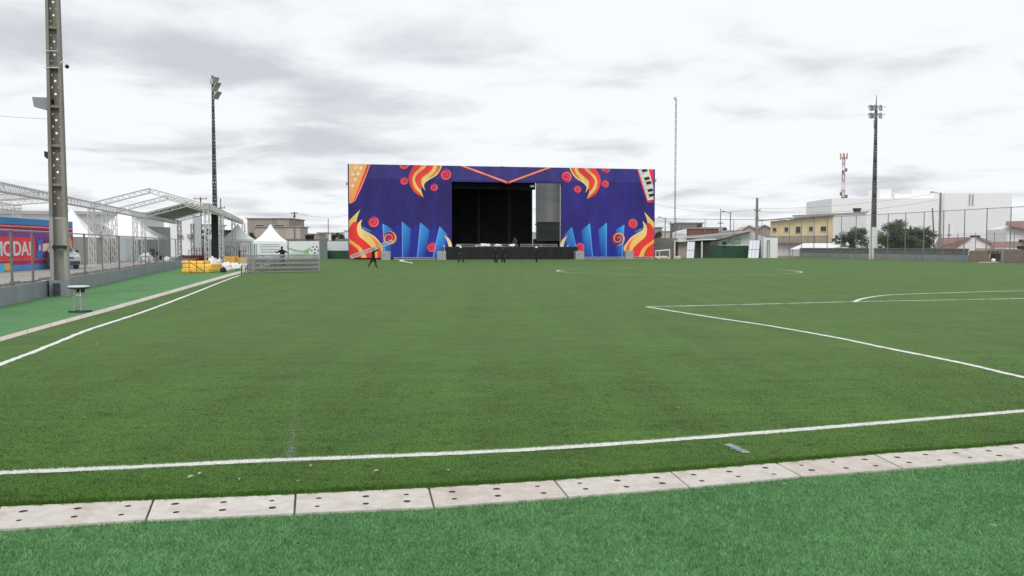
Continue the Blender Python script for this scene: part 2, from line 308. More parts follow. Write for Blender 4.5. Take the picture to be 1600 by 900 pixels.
# ------------------------------------------------------------------ mesh builder
class MB:
    def __init__(s): s.v = []; s.f = []; s.m = []; s.c = []; s.cur = 0; s.col = (1, 1, 1)
    def add(s, vs, fs, cols=None, m=None):
        o = len(s.v); s.v += [Vector(q) for q in vs]; s.f += [tuple(i + o for i in q) for q in fs]
        s.m += [s.cur if m is None else m] * len(fs)
        s.c += list(cols) if cols is not None else [s.col] * len(vs); return s
    def box(s, c, d, rz=0.0, m=None, taper=1.0):
        x, y, z = (q / 2 for q in d); ca, sa = math.cos(rz), math.sin(rz); vs = []; cs = []
        for k, (a, b, e) in enumerate([(-1, -1, -1), (1, -1, -1), (1, 1, -1), (-1, 1, -1), (-1, -1, 1), (1, -1, 1), (1, 1, 1), (-1, 1, 1)]):
            t = taper if e > 0 else 1.0; p = (a * x * t, b * y * t)
            vs.append((c[0] + ca * p[0] - sa * p[1], c[1] + sa * p[0] + ca * p[1], c[2] + e * z)); cs.append((a * x + b * y, c[2] + e * z, 0))
        return s.add(vs, [(0, 3, 2, 1), (4, 5, 6, 7), (0, 1, 5, 4), (1, 2, 6, 5), (2, 3, 7, 6), (3, 0, 4, 7)], cs if s.col == 'uv' else None, m)
    def wall(s, p0, p1, z0, z1, th, m=None, back=0.5):
        """upright slab from p0 to p1 (plan), z may be a pair for a sloping top"""
        p0 = Vector((p0[0], p0[1], 0)); p1 = Vector((p1[0], p1[1], 0)); d = (p1 - p0); ln = d.length; d.normalize(); n = Vector((-d.y, d.x, 0)) * th
        za, zb = (z1, z1) if isinstance(z1, (int, float)) else z1
        a0 = p0 - n * (1 - back); a1 = p1 - n * (1 - back); b0 = p0 + n * back; b1 = p1 + n * back
        vs = []
        for q, zt in ((a0, za), (a1, zb), (b1, zb), (b0, za)): vs.append((q.x, q.y, z0))
        for q, zt in ((a0, za), (a1, zb), (b1, zb), (b0, za)): vs.append((q.x, q.y, zt))
        cs = [(0, z0, 0), (ln, z0, 0), (ln, z0, 0), (0, z0, 0), (0, za, 0), (ln, zb, 0), (ln, zb, 0), (0, za, 0)]
        return s.add(vs, [(0, 3, 2, 1), (4, 5, 6, 7), (0, 1, 5, 4), (1, 2, 6, 5), (2, 3, 7, 6), (3, 0, 4, 7)], cs, m)
    def tube(s, p0, p1, r0, r1=None, n=6, m=None, caps=True):
        p0 = Vector(p0); p1 = Vector(p1); r1 = r0 if r1 is None else r1
        d = (p1 - p0).normalized(); a = d.orthogonal().normalized(); b = d.cross(a)
        vs = []
        for p, r in ((p0, r0), (p1, r1)):
            for i in range(n):
                t = 2 * math.pi * i / n + math.pi / n; vs.append(p + (a * math.cos(t) + b * math.sin(t)) * r)
        fs = [(i, (i + 1) % n, n + (i + 1) % n, n + i) for i in range(n)]
        if caps: fs += [tuple(range(n - 1, -1, -1)), tuple(range(n, 2 * n))]
        return s.add(vs, fs, None, m)
    def path(s, pts, r, n=6, m=None):
        for a, b in zip(pts[:-1], pts[1:]): s.tube(a, b, r, r, n, m)
        return s
    def truss(s, p0, p1, size=0.3, r=0.025, seg=0.35, up=Vector((0, 0, 1)), rd=None, m=None):
        p0 = Vector(p0); p1 = Vector(p1); d = p1 - p0; ln = d.length; d.normalize()
        if abs(d.dot(up)) > 0.95: up = Vector((0, 1, 0))
        a = d.cross(up).normalized() * size / 2; b = a.cross(d).normalized() * size / 2
        cor = [a + b, a - b, -a - b, -a + b]; rd = rd or r * 0.6
        for c in cor: s.tube(p0 + c, p1 + c, r, r, 5, m)
        k = max(2, int(round(ln / seg)))
        for j in range(4):
            c0, c1 = cor[j], cor[(j + 1) % 4]
            for i in range(k):
                q0 = p0 + d * ln * i / k; q1 = p0 + d * ln * (i + 1) / k
                if i % 2: s.tube(q0 + c1, q1 + c0, rd, rd, 4, m, False)
                else: s.tube(q0 + c0, q1 + c1, rd, rd, 4, m, False)
        for q in (p0, p1):
            for j in range(4): s.tube(q + cor[j], q + cor[(j + 1) % 4], r, r, 4, m, False)
        return s
    def sphere(s, c, r, n=10, k=6, m=None, sq=(1, 1, 1), half=False):
        vs = []; fs = []; lo = 0 if half else -90
        for j in range(k + 1):
            t = R(lo + (90 - lo) * j / k)
            for i in range(n):
                a = 2 * math.pi * i / n; vs.append((c[0] + r * sq[0] * math.cos(t) * math.cos(a), c[1] + r * sq[1] * math.cos(t) * math.sin(a), c[2] + r * sq[2] * math.sin(t)))
        for j in range(k):
            for i in range(n): fs.append((j * n + i, j * n + (i + 1) % n, (j + 1) * n + (i + 1) % n, (j + 1) * n + i))
        return s.add(vs, fs, None, m)
    def plate(s, o, ex, ey, nrm, poly, th, m=None):
        """flat outline extruded by th along nrm"""
        o = Vector(o); n = len(poly); vs = [o + ex * p[0] + ey * p[1] for p in poly] + [o + ex * p[0] + ey * p[1] + nrm * th for p in poly]
        fs = [tuple(range(n - 1, -1, -1)), tuple(range(n, 2 * n))] + [(i, (i + 1) % n, n + (i + 1) % n, n + i) for i in range(n)]
        return s.add(vs, fs, None, m)
    def mesh(s, name, mats, org=Vector((0, 0, 0)), smooth=False):
        me = bpy.data.meshes.new(name); org = Vector(org)
        me.from_pydata([tuple(q - org) for q in s.v], [], s.f)
        for x in mats: me.materials.append(M(x) if isinstance(x, str) else x)
        me.polygons.foreach_set('material_index', s.m)
        if any(c != (1, 1, 1) for c in s.c):
            at = me.color_attributes.new('Col', 'FLOAT_COLOR', 'POINT')
            at.data.foreach_set('color', [x for c in s.c for x in ((c[0], c[1], c[2], 1.0) if c != 'uv' else (1, 1, 1, 1))])
        if smooth: me.polygons.foreach_set('use_smooth', [True] * len(me.polygons))
        me.update(); return me

def root_loc(o):
    l = Vector((0, 0, 0))
    while o is not None: l += o.location; o = o.parent
    return l
def thing(name, label, cat, loc, group=None):
    o = bpy.data.objects.new(name, None); COL.objects.link(o); o.location = loc; o.empty_display_size = 0.3
    o['label'] = label; o['category'] = cat
    if group: o['group'] = group
    return o
def part(mb, name, mats, parent, label=None, smooth=False, stuff=False):
    o = bpy.data.objects.new(name, mb.mesh(name, mats, root_loc(parent), smooth)); COL.objects.link(o); o.parent = parent
    if label: o['label'] = label
    if stuff: o['kind'] = 'stuff'
    return o
def solo(mb, name, mats, label, cat, base, group=None, smooth=False):
    o = bpy.data.objects.new(name, mb.mesh(name, mats, base, smooth)); COL.objects.link(o); o.location = base
    o['label'] = label; o['category'] = cat
    if group: o['group'] = group
    return o
def struct(mb, name, mats, kind='structure'):
    o = bpy.data.objects.new(name, mb.mesh(name, mats)); COL.objects.link(o); o['kind'] = kind; return o
def dup(root, loc, label, rz=0.0, group=None):
    r = root.copy(); COL.objects.link(r); r.location = loc; r.rotation_euler = (0, 0, rz); r['label'] = label
    if group: r['group'] = group
    for ch in list(root.children):
        c = ch.copy(); COL.objects.link(c); c.parent = r
        for g in list(ch.children):
            d = g.copy(); COL.objects.link(d); d.parent = c
    return r
def spline(pts, k=6):
    out = []; n = len(pts)
    for i in range(n - 1):
        p0 = pts[max(i - 1, 0)]; p1 = pts[i]; p2 = pts[i + 1]; p3 = pts[min(i + 2, n - 1)]
        for j in range(k):
            t = j / k
            out.append(tuple(0.5 * (2 * b + (c - a) * t + (2 * a - 5 * b + 4 * c - d) * t * t + (3 * b - a - 3 * c + d) * t ** 3) for a, b, c, d in zip(p0, p1, p2, p3)))
    out.append(tuple(pts[-1])); return out

U = Vector((-0.243, 0.970, 0)).normalized()     # along the touchlines, away from the camera
V = Vector((0.970, 0.243, 0)).normalized()      # along the goal line

# ------------------------------------------------------------------ ground
mb = MB(); mb.add([(-3000, -300, -0.03), (3000, -300, -0.03), (3000, 5000, -0.03), (-3000, 5000, -0.03)], [(0, 1, 2, 3)]); struct(mb, 'ground', ['earth'])
# edge of the paver strip traced along the near goal line
top_px = [(-260, 803), (0, 793), (240, 782), (462, 773), (670, 763), (866, 751), (1048, 738), (1212, 724), (1366, 711), (1502, 702), (1640, 690), (1780, 679), (1920, 668)]
bot_px = [(-290, 843), (-15, 829), (228, 813), (460, 803), (678, 793), (887, 777), (1077, 762), (1252, 745), (1410, 733), (1556, 721), (1700, 708), (1850, 695), (2000, 683)]
TOP = [G(*p) for p in top_px]; BOT = [G(*p) for p in bot_px]
pd = (TOP[-1] - TOP[-4]).normalized(); pw = BOT[-1] - TOP[-1]      # the strip runs on past the picture's edge
for k in range(9): TOP.append(TOP[-1] + pd * .95); BOT.append(TOP[-1] + pw)
# pitch carpet: bounded near by the pavers, left by the side strip
lt = [G(0, 534), G(80, 511), G(165, 488), G(250, 463.5), G(345, 436)]
lb = [G(0, 527), G(80, 505), G(165, 482), G(250, 458.5), G(345, 431.5)]
d0 = (lt[0] - lt[1]).normalized()
lt = [lt[0] + d0 * 9, lt[0] + d0 * 4] + lt; lb = [lb[0] + d0 * 9, lb[0] + d0 * 4] + lb
dl = (lt[-1] - lt[-3]).normalized(); lt += [lt[-1] + dl * 75]; lb += [lb[-1] + dl * 75]
far_r = Vector((44.5, 134, 0)); near_r = far_r - U * 140
poly = TOP + [TOP[-1] + (TOP[-1] - TOP[-2]).normalized() * 60, far_r + V * 10, far_r - V * 72] + lt[::-1]
mb = MB(); mb.add([(q.x, q.y, 0.0) for q in poly], [tuple(range(len(poly)))]); struct(mb, 'pitch', ['pitch_turf'])
# brighter turf apron round the pitch: lies a little lower, under the pavers
mb = MB(); mb.add([(-60, -20, -0.012), (70, -20, -0.012), (70, 20, -0.012), (30, 150, -0.012), (-80, 150, -0.012)], [(0, 1, 2, 3, 4)]); struct(mb, 'apron', ['apron_turf'])
def soft_edge(pts, step=0.03, amp=0.006):
    out = []
    for a, b in zip(pts[:-1], pts[1:]):
        k = max(1, int((b - a).length / step))
        for i in range(k):
            q = a.lerp(b, i / k); out.append(Vector((q.x, q.y + random.uniform(-amp, amp), q.z)))
    out.append(pts[-1]); return out

# pavers with finger holes
def hole_cell(mb, P, fx, fy, r, depth, m_top, m_hole, n=16):
    """one cell of a slab: P maps (u,v) in 0..1 to a point; round hole at its middle"""
    sq = []
    for i in range(n):
        t = 2 * math.pi * i / n; c, s_ = math.cos(t), math.sin(t); k = max(abs(c), abs(s_)); sq.append((0.5 + 0.5 * c / k, 0.5 + 0.5 * s_ / k))
    out = [P(*q) for q in sq]; cen = P(fx, fy); eu = (P(1, 0.5) - P(0, 0.5)).normalized(); ev = Vector((-eu.y, eu.x, 0))
    ring = [cen + eu * (math.cos(2 * math.pi * i / n) * r * random.uniform(0.9, 1.1)) + ev * (math.sin(2 * math.pi * i / n) * r) for i in range(n)]
    low = [q - Vector((0, 0, depth)) for q in ring]
    mb.add(out + ring, [(i, (i + 1) % n, n + (i + 1) % n, n + i) for i in range(n)], m=m_top)
    mb.add(ring + low, [(i, n + i, n + (i + 1) % n, (i + 1) % n) for i in range(n)], m=m_hole)
    mb.add(low, [tuple(range(n))], m=m_hole)
mb = MB()
for k in range(len(TOP) - 1):
    mt = (0, 0, 2, 0, 1, 0, 0, 1, 0, 0, 1, 0, 0)[k % 13]
    a, b, c, d = BOT[k], BOT[k + 1], TOP[k + 1], TOP[k]; g = 0.008
    e = (b - a).normalized() * g; a = a + e; d = d + e; b = b - e; c = c - e
    zt = 0.004 + random.uniform(0, 0.007)
    def P(u, v): q = a.lerp(b, u).lerp(d.lerp(c, u), v); return Vector((q.x, q.y, zt))
    for j in range(2):
        for i in range(3):
            ox, oy = random.uniform(-.05, .05), random.uniform(-.06, .06) + (0.12 if j == 0 else -0.08)
            fun = lambda u, v, i=i, j=j: P((i + u) / 3, (j + v) / 2)
            hole_cell(mb, fun, 0.5 + ox, 0.5 + oy, 0.025 * random.uniform(.75, 1.15), random.uniform(0.005, 0.014), mt, 3)
    for q0, q1 in ((P(0, 0), P(1, 0)), (P(1, 0), P(1, 1)), (P(1, 1), P(0, 1)), (P(0, 1), P(0, 0))):
        mb.add([q0, q1, q1 - Vector((0, 0, .05)), q0 - Vector((0, 0, .05))], [(0, 1, 2, 3)], m=mt)
mb.add([TOP[0] - Vector((0, 0, .008)), TOP[-1] - Vector((0, 0, .008)), BOT[-1] - Vector((0, 0, .008)), BOT[0] - Vector((0, 0, .008))], [(0, 1, 2, 3)], m=3)
struct(mb, 'pavers', ['slab', 'slab_pink', 'slab_white', 'hole_dirt'])
mb = MB()
for (a, b), (c, d) in zip(zip(lt[:-1], lt[1:]), zip(lb[:-1], lb[1:])):
    k = max(1, int((b - a).length / 1.0))
    for i in range(k):
        q = [a.lerp(b, i / k), a.lerp(b, (i + .985) / k), c.lerp(d, (i + .985) / k), c.lerp(d, i / k)]
        mb.add([(p.x, p.y, .006) for p in q], [(0, 1, 2, 3)], m=random.choice((0, 0, 1)))
struct(mb, 'side_pavers', ['slab', 'slab_pink'])

def line_strip(name, px, width, m='line_paint', z=0.005, wob=0.012, closed=None, pts=None):
    pts = pts or [G(*p) for p in px]
    sm = spline([(p.x, p.y) for p in pts], 10); fine = []
    for a, b in zip(sm[:-1], sm[1:]):
        a = Vector(a); b = Vector(b); k = max(1, min(90, int((b - a).length / 0.05)))
        for i in range(k): fine.append(a.lerp(b, i / k))
    fine.append(Vector(sm[-1])); vs = []; fs = []; j1 = j2 = 0
    for i, p in enumerate(fine):
        t = (fine[min(i + 1, len(fine) - 1)] - fine[max(i - 1, 0)]).normalized(); n = Vector((-t.y, t.x))
        j1 = 0.6 * j1 + random.uniform(-wob, wob); j2 = 0.6 * j2 + random.uniform(-wob, wob)
        a = p + n * (width / 2 + j1); b = p - n * (width / 2 + j2); vs += [(a.x, a.y, z), (b.x, b.y, z)]
    for i in range(len(fine) - 1): fs.append((2 * i, 2 * i + 1, 2 * i + 3, 2 * i + 2))
    mb = MB(); mb.add(vs, fs); struct(mb, name, [m])
glp = [G(*p) for p in [(-300, 752), (0, 739.5), (200, 731), (400, 721), (600, 713.5), (800, 704.5), (1000, 691.5), (1200, 676), (1400, 659.5), (1600, 642.5), (1900, 617)]]
glp.append(glp[-1] + (glp[-1] - glp[-3]).normalized() * 14)
line_strip('goal_line', None, 0.10, pts=glp, wob=0.009)
tl = [G(*p) for p in [(0, 570), (70, 543), (140, 515), (225, 487), (300, 459), (350, 439), (378, 429)]]
line_strip('touchline', None, 0.125, pts=[tl[0] - (tl[1] - tl[0]).normalized() * 8] + tl, z=0.0052)
line_strip('touchline_far', None, 0.14, 'line_old', pts=[tl[-1] + U * 4.5, tl[-1] + U * 20, tl[-1] + U * 55], z=0.0053)
psl = [G(*p) for p in [(1010, 479.5), (1100, 494), (1200, 509), (1300, 526.5), (1400, 547), (1500, 567), (1600, 590)]]
ed_ = (psl[-1] - psl[0]).normalized() * .5 + (psl[-1] - psl[-3]).normalized() * .5; ge, gd_ = glp[-2], (glp[-1] - glp[-2])
kk = ((ge.x - psl[-1].x) * gd_.y - (ge.y - psl[-1].y) * gd_.x) / (ed_.x * gd_.y - ed_.y * gd_.x)      # where it meets the goal line
psl.append(psl[-1] + ed_ * kk * .5); psl.append(psl[-2] + ed_ * kk)
line_strip('penalty_side_line', None, 0.12, pts=psl, z=0.0054)
line_strip('penalty_front_line', [(1010, 479.5), (1100, 477.5), (1200, 475), (1335, 471.5), (1470, 469), (1600, 466.5), (1900, 461)], 0.11, 'line_paint', z=0.0056, wob=0.03)
line_strip('penalty_arc', [(1335, 472), (1345, 467.5), (1370, 463), (1400, 460.5), (1500, 457), (1600, 454.5), (1760, 452)], 0.13, z=0.0058)
cc = (G(872, 422.5) + G(1250, 424.5)) / 2; rad = (G(872, 422.5) - G(1250, 424.5)).length / 2
circ = [cc + Vector((math.cos(t), math.sin(t), 0)) * rad for t in [math.pi * 2 * i / 40 for i in range(41)]]
line_strip('centre_circle', None, 0.13, 'line_old', pts=circ, z=0.006)
line_strip('centre_circle_fresh_left', None, 0.16, 'line_paint', pts=[cc + Vector((math.cos(t), math.sin(t), 0)) * rad for t in [R(160 + 4 * i) for i in range(11)]], z=0.0105)
line_strip('centre_circle_fresh_right', None, 0.16, 'line_paint', pts=[cc + Vector((math.cos(t), math.sin(t), 0)) * rad for t in [R(-18 + 3 * i) for i in range(11)]], z=0.0105)
line_strip('halfway_line', None, 0.09, 'line_faded', pts=[cc - V * 29, cc - V * 10, cc + V * 8, cc + V * 40], z=0.0062)
line_strip('far_line', [(1040, 409), (1200, 408.2), (1400, 412)], 0.10, 'line_faded', z=0.0064)
# worn-out marks: many small flecks of old paint left in the pile
def flecks(name, px, width, n, size, m):
    pts = [G(*p) for p in px]; mb = MB()
    for i in range(n):
        t = random.random() * (len(pts) - 1); k = int(t); q = pts[k].lerp(pts[k + 1], t - k)
        d = (pts[k + 1] - pts[k]).normalized(); nn = Vector((-d.y, d.x, 0)); q = q + nn * random.gauss(0, width / 2.6)
        a = random.random() * 6.28; s_ = size * random.uniform(.4, 1.3); e = Vector((math.cos(a), math.sin(a), 0)) * s_; f = Vector((-e.y, e.x, 0)) * random.uniform(.3, .8)
        z = Vector((0, 0, 0.007 + random.random() * .012)); mb.add([q - e + z, q + f + z, q + e + z, q - f + z], [(0, 1, 2, 3)])
    struct(mb, name, [m], 'stuff')
mat('fleck', (0.33, 0.39, 0.36), 0.9, 0.2, 20); mat('fleck_blue', (0.48, 0.55, 0.58), 0.9, 0.2, 20)
flecks('worn_line', [(467, 578), (463, 620), (460, 660), (455, 700), (453, 716)], 0.075, 1300, 0.0055, 'fleck')
flecks('worn_line_beyond', [(474, 560), (467, 578)], 0.07, 120, 0.0055, 'fleck')
flecks('paint_smudge', [(1136, 696), (1150, 702), (1168, 710)], 0.06, 900, 0.007, 'fleck_blue')

# dry leaves and scraps on the turf
for i, (px, py, s_) in enumerate([(298, 748, .05), (312, 743, .04), (466, 755, .035), (486, 731, .03), (588, 739, .035), (700, 738, .03), (374, 752, .03), (132, 655, .035), (226, 670, .03), (152, 537, .06), (10, 576, .09), (1060, 639, .03), (1122, 797, .03), (1552, 825, .035), (858, 606, .03), (1226, 760, .03), (150, 540, .05)]):
    s_ *= .62; q = G(px, py); mb = MB(); a = random.random() * 6
    e = Vector((math.cos(a), math.sin(a), .15)) * s_; f = Vector((-math.sin(a), math.cos(a), .1)) * s_ * .4; z = Vector((0, 0, .022))
    mb.add([q - e + z, q - e * .2 + f + z * 1.3, q + e + z * .9, q - e * .1 - f + z * 1.2, q - e + z * .8, q - e * .2 + f + z * 1.1, q + e + z * .7, q - e * .1 - f + z], [(0, 1, 2, 3), (7, 6, 5, 4), (0, 4, 5, 1), (1, 5, 6, 2), (2, 6, 7, 3), (3, 7, 4, 0)])
    lab = ['bent tan leaf on the turf behind the second paver', 'short tan scrap beside the bent leaf near the paver edge', 'pale curled scrap at the turf edge by the third paver', 'small tan leaf just below the near goal line, left of the worn mark',
           'pale leaf lying mid-way between goal line and pavers', 'brown leaf near the pavers right of centre-left', 'tiny dry leaf left of the third paver joint', 'single pale leaf far left on the open turf', 'dry leaf left of the worn grey line on open turf',
           'white scrap beside the left touchline', 'white scrap at the picture edge beside the left touchline', 'tiny pale leaf beneath the goal line at centre right', 'pale leaf on the bright apron turf near the fifth paver', 'yellowish leaf on the bright apron turf at far right', 'tiny leaf on open turf right of the middle', 'tan leaf lying at the edge of a paver on the right', 'second white scrap beside the left touchline'][i]
    solo(mb, 'dry_leaf', ['litter'], lab, 'leaf', q, 'leaves and scraps on the turf')

# grass blades of the near turf
def blades(name, n, xr, yr, inside, hmin, hmax, wd, m, dens=None, z0=0.0):
    vs = []; fs = []
    x = np.random.uniform(xr[0], xr[1], n); y = yr[0] + (yr[1] - yr[0]) * np.random.random(n) ** (dens or 1.0)
    keep = np.array([inside(a, b) for a, b in zip(x, y)]); x = x[keep]; y = y[keep]; k = len(x)
    a = np.random.uniform(0, 2 * np.pi, k); h = np.random.uniform(hmin, hmax, k); le = np.random.uniform(0.2, 1.0, k) * h; la = np.random.uniform(0, 2 * np.pi, k); ww = wd * np.random.uniform(.7, 1.4, k)
    p = np.zeros((k, 3, 3)); z = z0 * np.ones(k)
    p[:, 0] = np.stack([x - np.cos(a) * ww, y - np.sin(a) * ww, z], 1); p[:, 1] = np.stack([x + np.cos(a) * ww, y + np.sin(a) * ww, z], 1)
    p[:, 2] = np.stack([x + np.cos(la) * le, y + np.sin(la) * le, z + h], 1)
    me = bpy.data.meshes.new(name); me.vertices.add(3 * k); me.vertices.foreach_set('co', p.reshape(-1)); me.loops.add(3 * k); me.loops.foreach_set('vertex_index', np.arange(3 * k))
    me.polygons.add(k); me.polygons.foreach_set('loop_start', np.arange(0, 3 * k, 3)); me.polygons.foreach_set('loop_total', np.full(k, 3)); me.materials.append(M(m)); me.update(calc_edges=True)
    o = bpy.data.objects.new(name, me); COL.objects.link(o); o['kind'] = 'stuff'
bx = np.array([p.x for p in BOT]); by = np.array([p.y for p in BOT]); tx = np.array([p.x for p in TOP]); ty = np.array([p.y for p in TOP])
glx = None
blades('apron_grass', 520000, (-5, 7.5), (4.3, 8.2), lambda a, b: b < np.interp(a, bx, by) + 0.010 + 0.018 * math.sin(a * 41) * math.sin(a * 17) and abs(a) < b * 0.66 + .3, 0.012, 0.026, 0.0021, 'blade_bright', z0=-0.012)
GL = [G(*p) for p in [(-300, 752), (0, 739.5), (200, 731), (400, 721), (600, 713.5), (800, 704.5), (1000, 691.5), (1200, 676), (1400, 659.5), (1600, 642.5), (1900, 617)]]
gx = np.array([p.x for p in GL]); gy = np.array([p.y for p in GL])
def edge(a, b): return -0.022 - 0.012 * math.sin(a * 37) < b - np.interp(a, tx, ty) < 0.10 and abs(a) < b * 0.66 + .3
def in_pitch(a, b):
    if random.random() < (b - 6.5) / 9.0: return False
    return b > np.interp(a, tx, ty) - 0.012 and abs(a) < b * 0.66 + .3 and abs(b - np.interp(a, gx, gy)) > 0.05 * (0.6 + 0.7 * random.random())
blades('pitch_edge_grass', 500000, (-5, 8), (5.4, 8.8), edge, 0.016, 0.032, 0.0026, 'blade_pitch')
def on_line(a, b): return abs(b - np.interp(a, gx, gy)) < 0.062 and abs(a) < b * 0.66 + .3
blades('painted_grass', 700000, (-6, 8), (6.4, 10.5), on_line, 0.008, 0.020, 0.0030, 'line_paint')
blades('pitch_grass', 620000, (-9, 10), (5.6, 15.5), in_pitch, 0.005, 0.014, 0.0028, 'blade_pitch', dens=1.9)

# ------------------------------------------------------------------ left side: wall, fence, street
WA = G(0, 478); WB = G(284, 416.5); wd_ = (WB - WA).normalized(); WN = Vector((-wd_.y, wd_.x, 0))
w0 = WA - wd_ * 12
mb = MB()
a = w0 + WN * .15; b = WB + WN * .15 + wd_ * 40
mb.add([(a.x, a.y, .40), (b.x, b.y, .40), (b.x - 90, b.y + 40, .40), (a.x - 70, a.y, .40)], [(0, 1, 2, 3)]); struct(mb, 'street', ['street_dirt'])
mb = MB(); mb.wall(w0, WB, -.02, .56, .18); solo(mb, 'low_wall', ['grey_paint'], 'low grey painted concrete wall under the left mesh fence', 'wall', w0)
# strip of brick rubble along the street edge behind the wall
mb = MB()
for i in range(700):
    t = random.random() * 50; q = WA + wd_ * t + WN * random.uniform(.25, 1.6); s_ = random.uniform(.03, .12)
    mb.box((q.x, q.y, .40 + s_ * .3), (s_ * 1.6, s_ * 1.3, s_), random.random() * 3)
struct(mb, 'rubble', ['rubble'], 'stuff')
fe = thing('mesh_fence', 'grey steel mesh fence standing on the low wall at left', 'fence', (WA.x, WA.y, .56))
for t in [-10, -5, -0.6, 1.3, 3.7, 7.8, 11.9, 15.8, 20.3, 25, 29.7, 34.2, 38.4, 42.5, 46.5, 50.2]:
    q = WA + wd_ * t; mb = MB(); r = .042 if int(t * 10) % 2 else .03; mb.tube((q.x, q.y, .50), (q.x, q.y, 2.36), r, r, 8); mb.sphere((q.x, q.y, 2.36), r * 1.05, 8, 4); part(mb, 'post', ['fence_grey'], fe)
q0 = w0; q1 = WB
mb = MB(); mb.tube((q0.x, q0.y, 2.33), (q1.x, q1.y, 2.42), .03, .03, 6); part(mb, 'top_rail', ['galv'], fe)
mb = MB(); mb.tube((q0.x, q0.y, .62), (q1.x, q1.y, .62), .022, .022, 6); part(mb, 'bottom_rail', ['fence_grey'], fe)
ln = (q1 - q0).length
mb = MB(); mb.add([(q0.x, q0.y, .60), (q1.x, q1.y, .60), (q1.x, q1.y, 2.40), (q0.x, q0.y, 2.32)], [(0, 1, 2, 3)], [(0, 0, 0), (ln, 0, 0), (ln, 1.8, 0), (0, 1.72, 0)]); part(mb, 'chain_link', ['chain_link'], fe)
# bent tops of a second low railing along the street
lr = thing('street_railing', 'low grey tube railing with rounded ends beyond the fence', 'railing', WA + wd_ * 36 + WN * 1.2 + Vector((0, 0, .4)))
for k in range(3):
    q = WA + wd_ * (36 + k * 4.4) + WN * 1.2; e = q + wd_ * 3.6
    mb = MB(); mb.path([Vector((q.x, q.y, .4)), Vector((q.x, q.y, .95)), Vector((q.x, q.y, 1.05)) + wd_ * .25, Vector((e.x, e.y, 1.05)) - wd_ * .25, Vector((e.x, e.y, .95)), Vector((e.x, e.y, .4))], .04, 6); part(mb, 'hoop', ['fence_grey'], lr)

# ------------------------------------------------------------------ concrete H poles
def h_pole(root, base, height, w0_, w1_, d0_, d1_, rz, step=.475, web_h=0.2, first=2.6, mats=('pole_concrete',), ribs=True, z_from=0.0, z_to=None):
    """two flanges joined by a thin web pierced by round holes, cross ribs between"""
    ex = Vector((math.cos(rz), math.sin(rz), 0)); ey = Vector((-ex.y, ex.x, 0)); base = Vector(base)
    wf = lambda z: w0_ + (w1_ - w0_) * z / height; df = lambda z: d0_ + (d1_ - d0_) * z / height
    for sg in (-1, 1):
        mb = MB(); vs = []
        for z in (z_from, z_to or height):
            wz, dz = wf(z) / 2, df(z) / 2; tf = wz * .42
            for a, b in ((sg * wz, -dz), (sg * wz, dz), (sg * (wz - tf), dz), (sg * (wz - tf), -dz)): vs.append(base + ex * a + ey * b + Vector((0, 0, z)))
        mb.add(vs, [(0, 1, 2, 3), (7, 6, 5, 4), (0, 4, 5, 1), (1, 5, 6, 2), (2, 6, 7, 3), (3, 7, 4, 0)]); part(mb, 'flange', mats, root)
    mb = MB(); z = z_from; k = 0
    while z < (z_to or height) - .05:
        z2 = min(z + step, z_to or height); solid = (z < first)
        wi = lambda zz: wf(zz) / 2 * .6
        if ribs and k % 3 == 2: solid = True
        c = [base - ex * wi(z) + Vector((0, 0, z)), base + ex * wi(z) + Vector((0, 0, z)), base + ex * wi(z2) + Vector((0, 0, z2)), base - ex * wi(z2) + Vector((0, 0, z2))]
        for off in (0.12,):
            oo = ey * off * df(z)
            if solid: mb.add([q + oo for q in c], [(0, 1, 2, 3)])
            else:
                n = 12; mid = (c[0] + c[1] + c[2] + c[3]) / 4 + oo; r = min(.040, wi(z) * .34); out = []; ring = []
                for i in range(n):
                    t = 2 * math.pi * i / n; cs, sn = math.cos(t), math.sin(t); m_ = max(abs(cs), abs(sn)); u, v = .5 + .5 * cs / m_, .5 + .5 * sn / m_
                    out.append(c[0].lerp(c[1], u).lerp(c[3].lerp(c[2], u), v) + oo); ring.append(mid + ex * cs * r + Vector((0, 0, sn * r)))
                mb.add(out + ring, [(i, (i + 1) % n, n + (i + 1) % n, n + i) for i in range(n)])
        if ribs and k % 3 == 2:
            zc = (z + z2) / 2; q = base + Vector((0, 0, zc)); mb.box((q.x, q.y, q.z), (wf(zc) * .62, df(zc) * .8, .10), rz)
        z = z2; k += 1
    part(mb, 'web', mats, root)
pb = G(95, 462); pr = R(-28)
P1R = 0.30
p1 = thing('concrete_pole', 'tall near concrete H-section pole with a row of holes, cut off by the frame top', 'light pole', pb)
h_pole(p1, pb, 14.5, .60, .40, .40, .28, P1R, z_from=2.9, first=3.2); h_pole(p1, pb, 14.5, .60, .40, .40, .28, P1R, mats=('pale_concrete',), first=9, z_to=2.9, ribs=False)
mb = MB(); mb.box((pb.x, pb.y, .29), (.66, .46, .60), P1R); part(mb, 'painted_base', ['grey_paint'], p1)
mb = MB(); q = pb + Vector((-.02, -.25, .26)); mb.box((q.x, q.y, q.z), (.22, .12, .42), P1R); part(mb, 'meter_box', ['dark_grey_paint'], p1)
mb = MB(); q = W(93, 386, pb.y - .2); mb.box((q.x, q.y, q.z), (.46, .14, .12), P1R); part(mb, 'clamp_band', ['black_paint'], p1)
q = W(63, 160, pb.y - .1); mb = MB()
mb.plate(q, Vector((1, 0, 0)), Vector((0, 0, 1)), Vector((0, 1, 0)), [(-.30, .20), (.26, .18), (.30, -.22), (.16, -.26), (-.24, -.16)], .34); fl = part(mb, 'floodlight', ['hoarding'], p1)
mb = MB(); mb.box((q.x + .36, q.y + .17, q.z - .05), (.16, .2, .34)); part(mb, 'floodlight_bracket', ['black_paint'], p1)
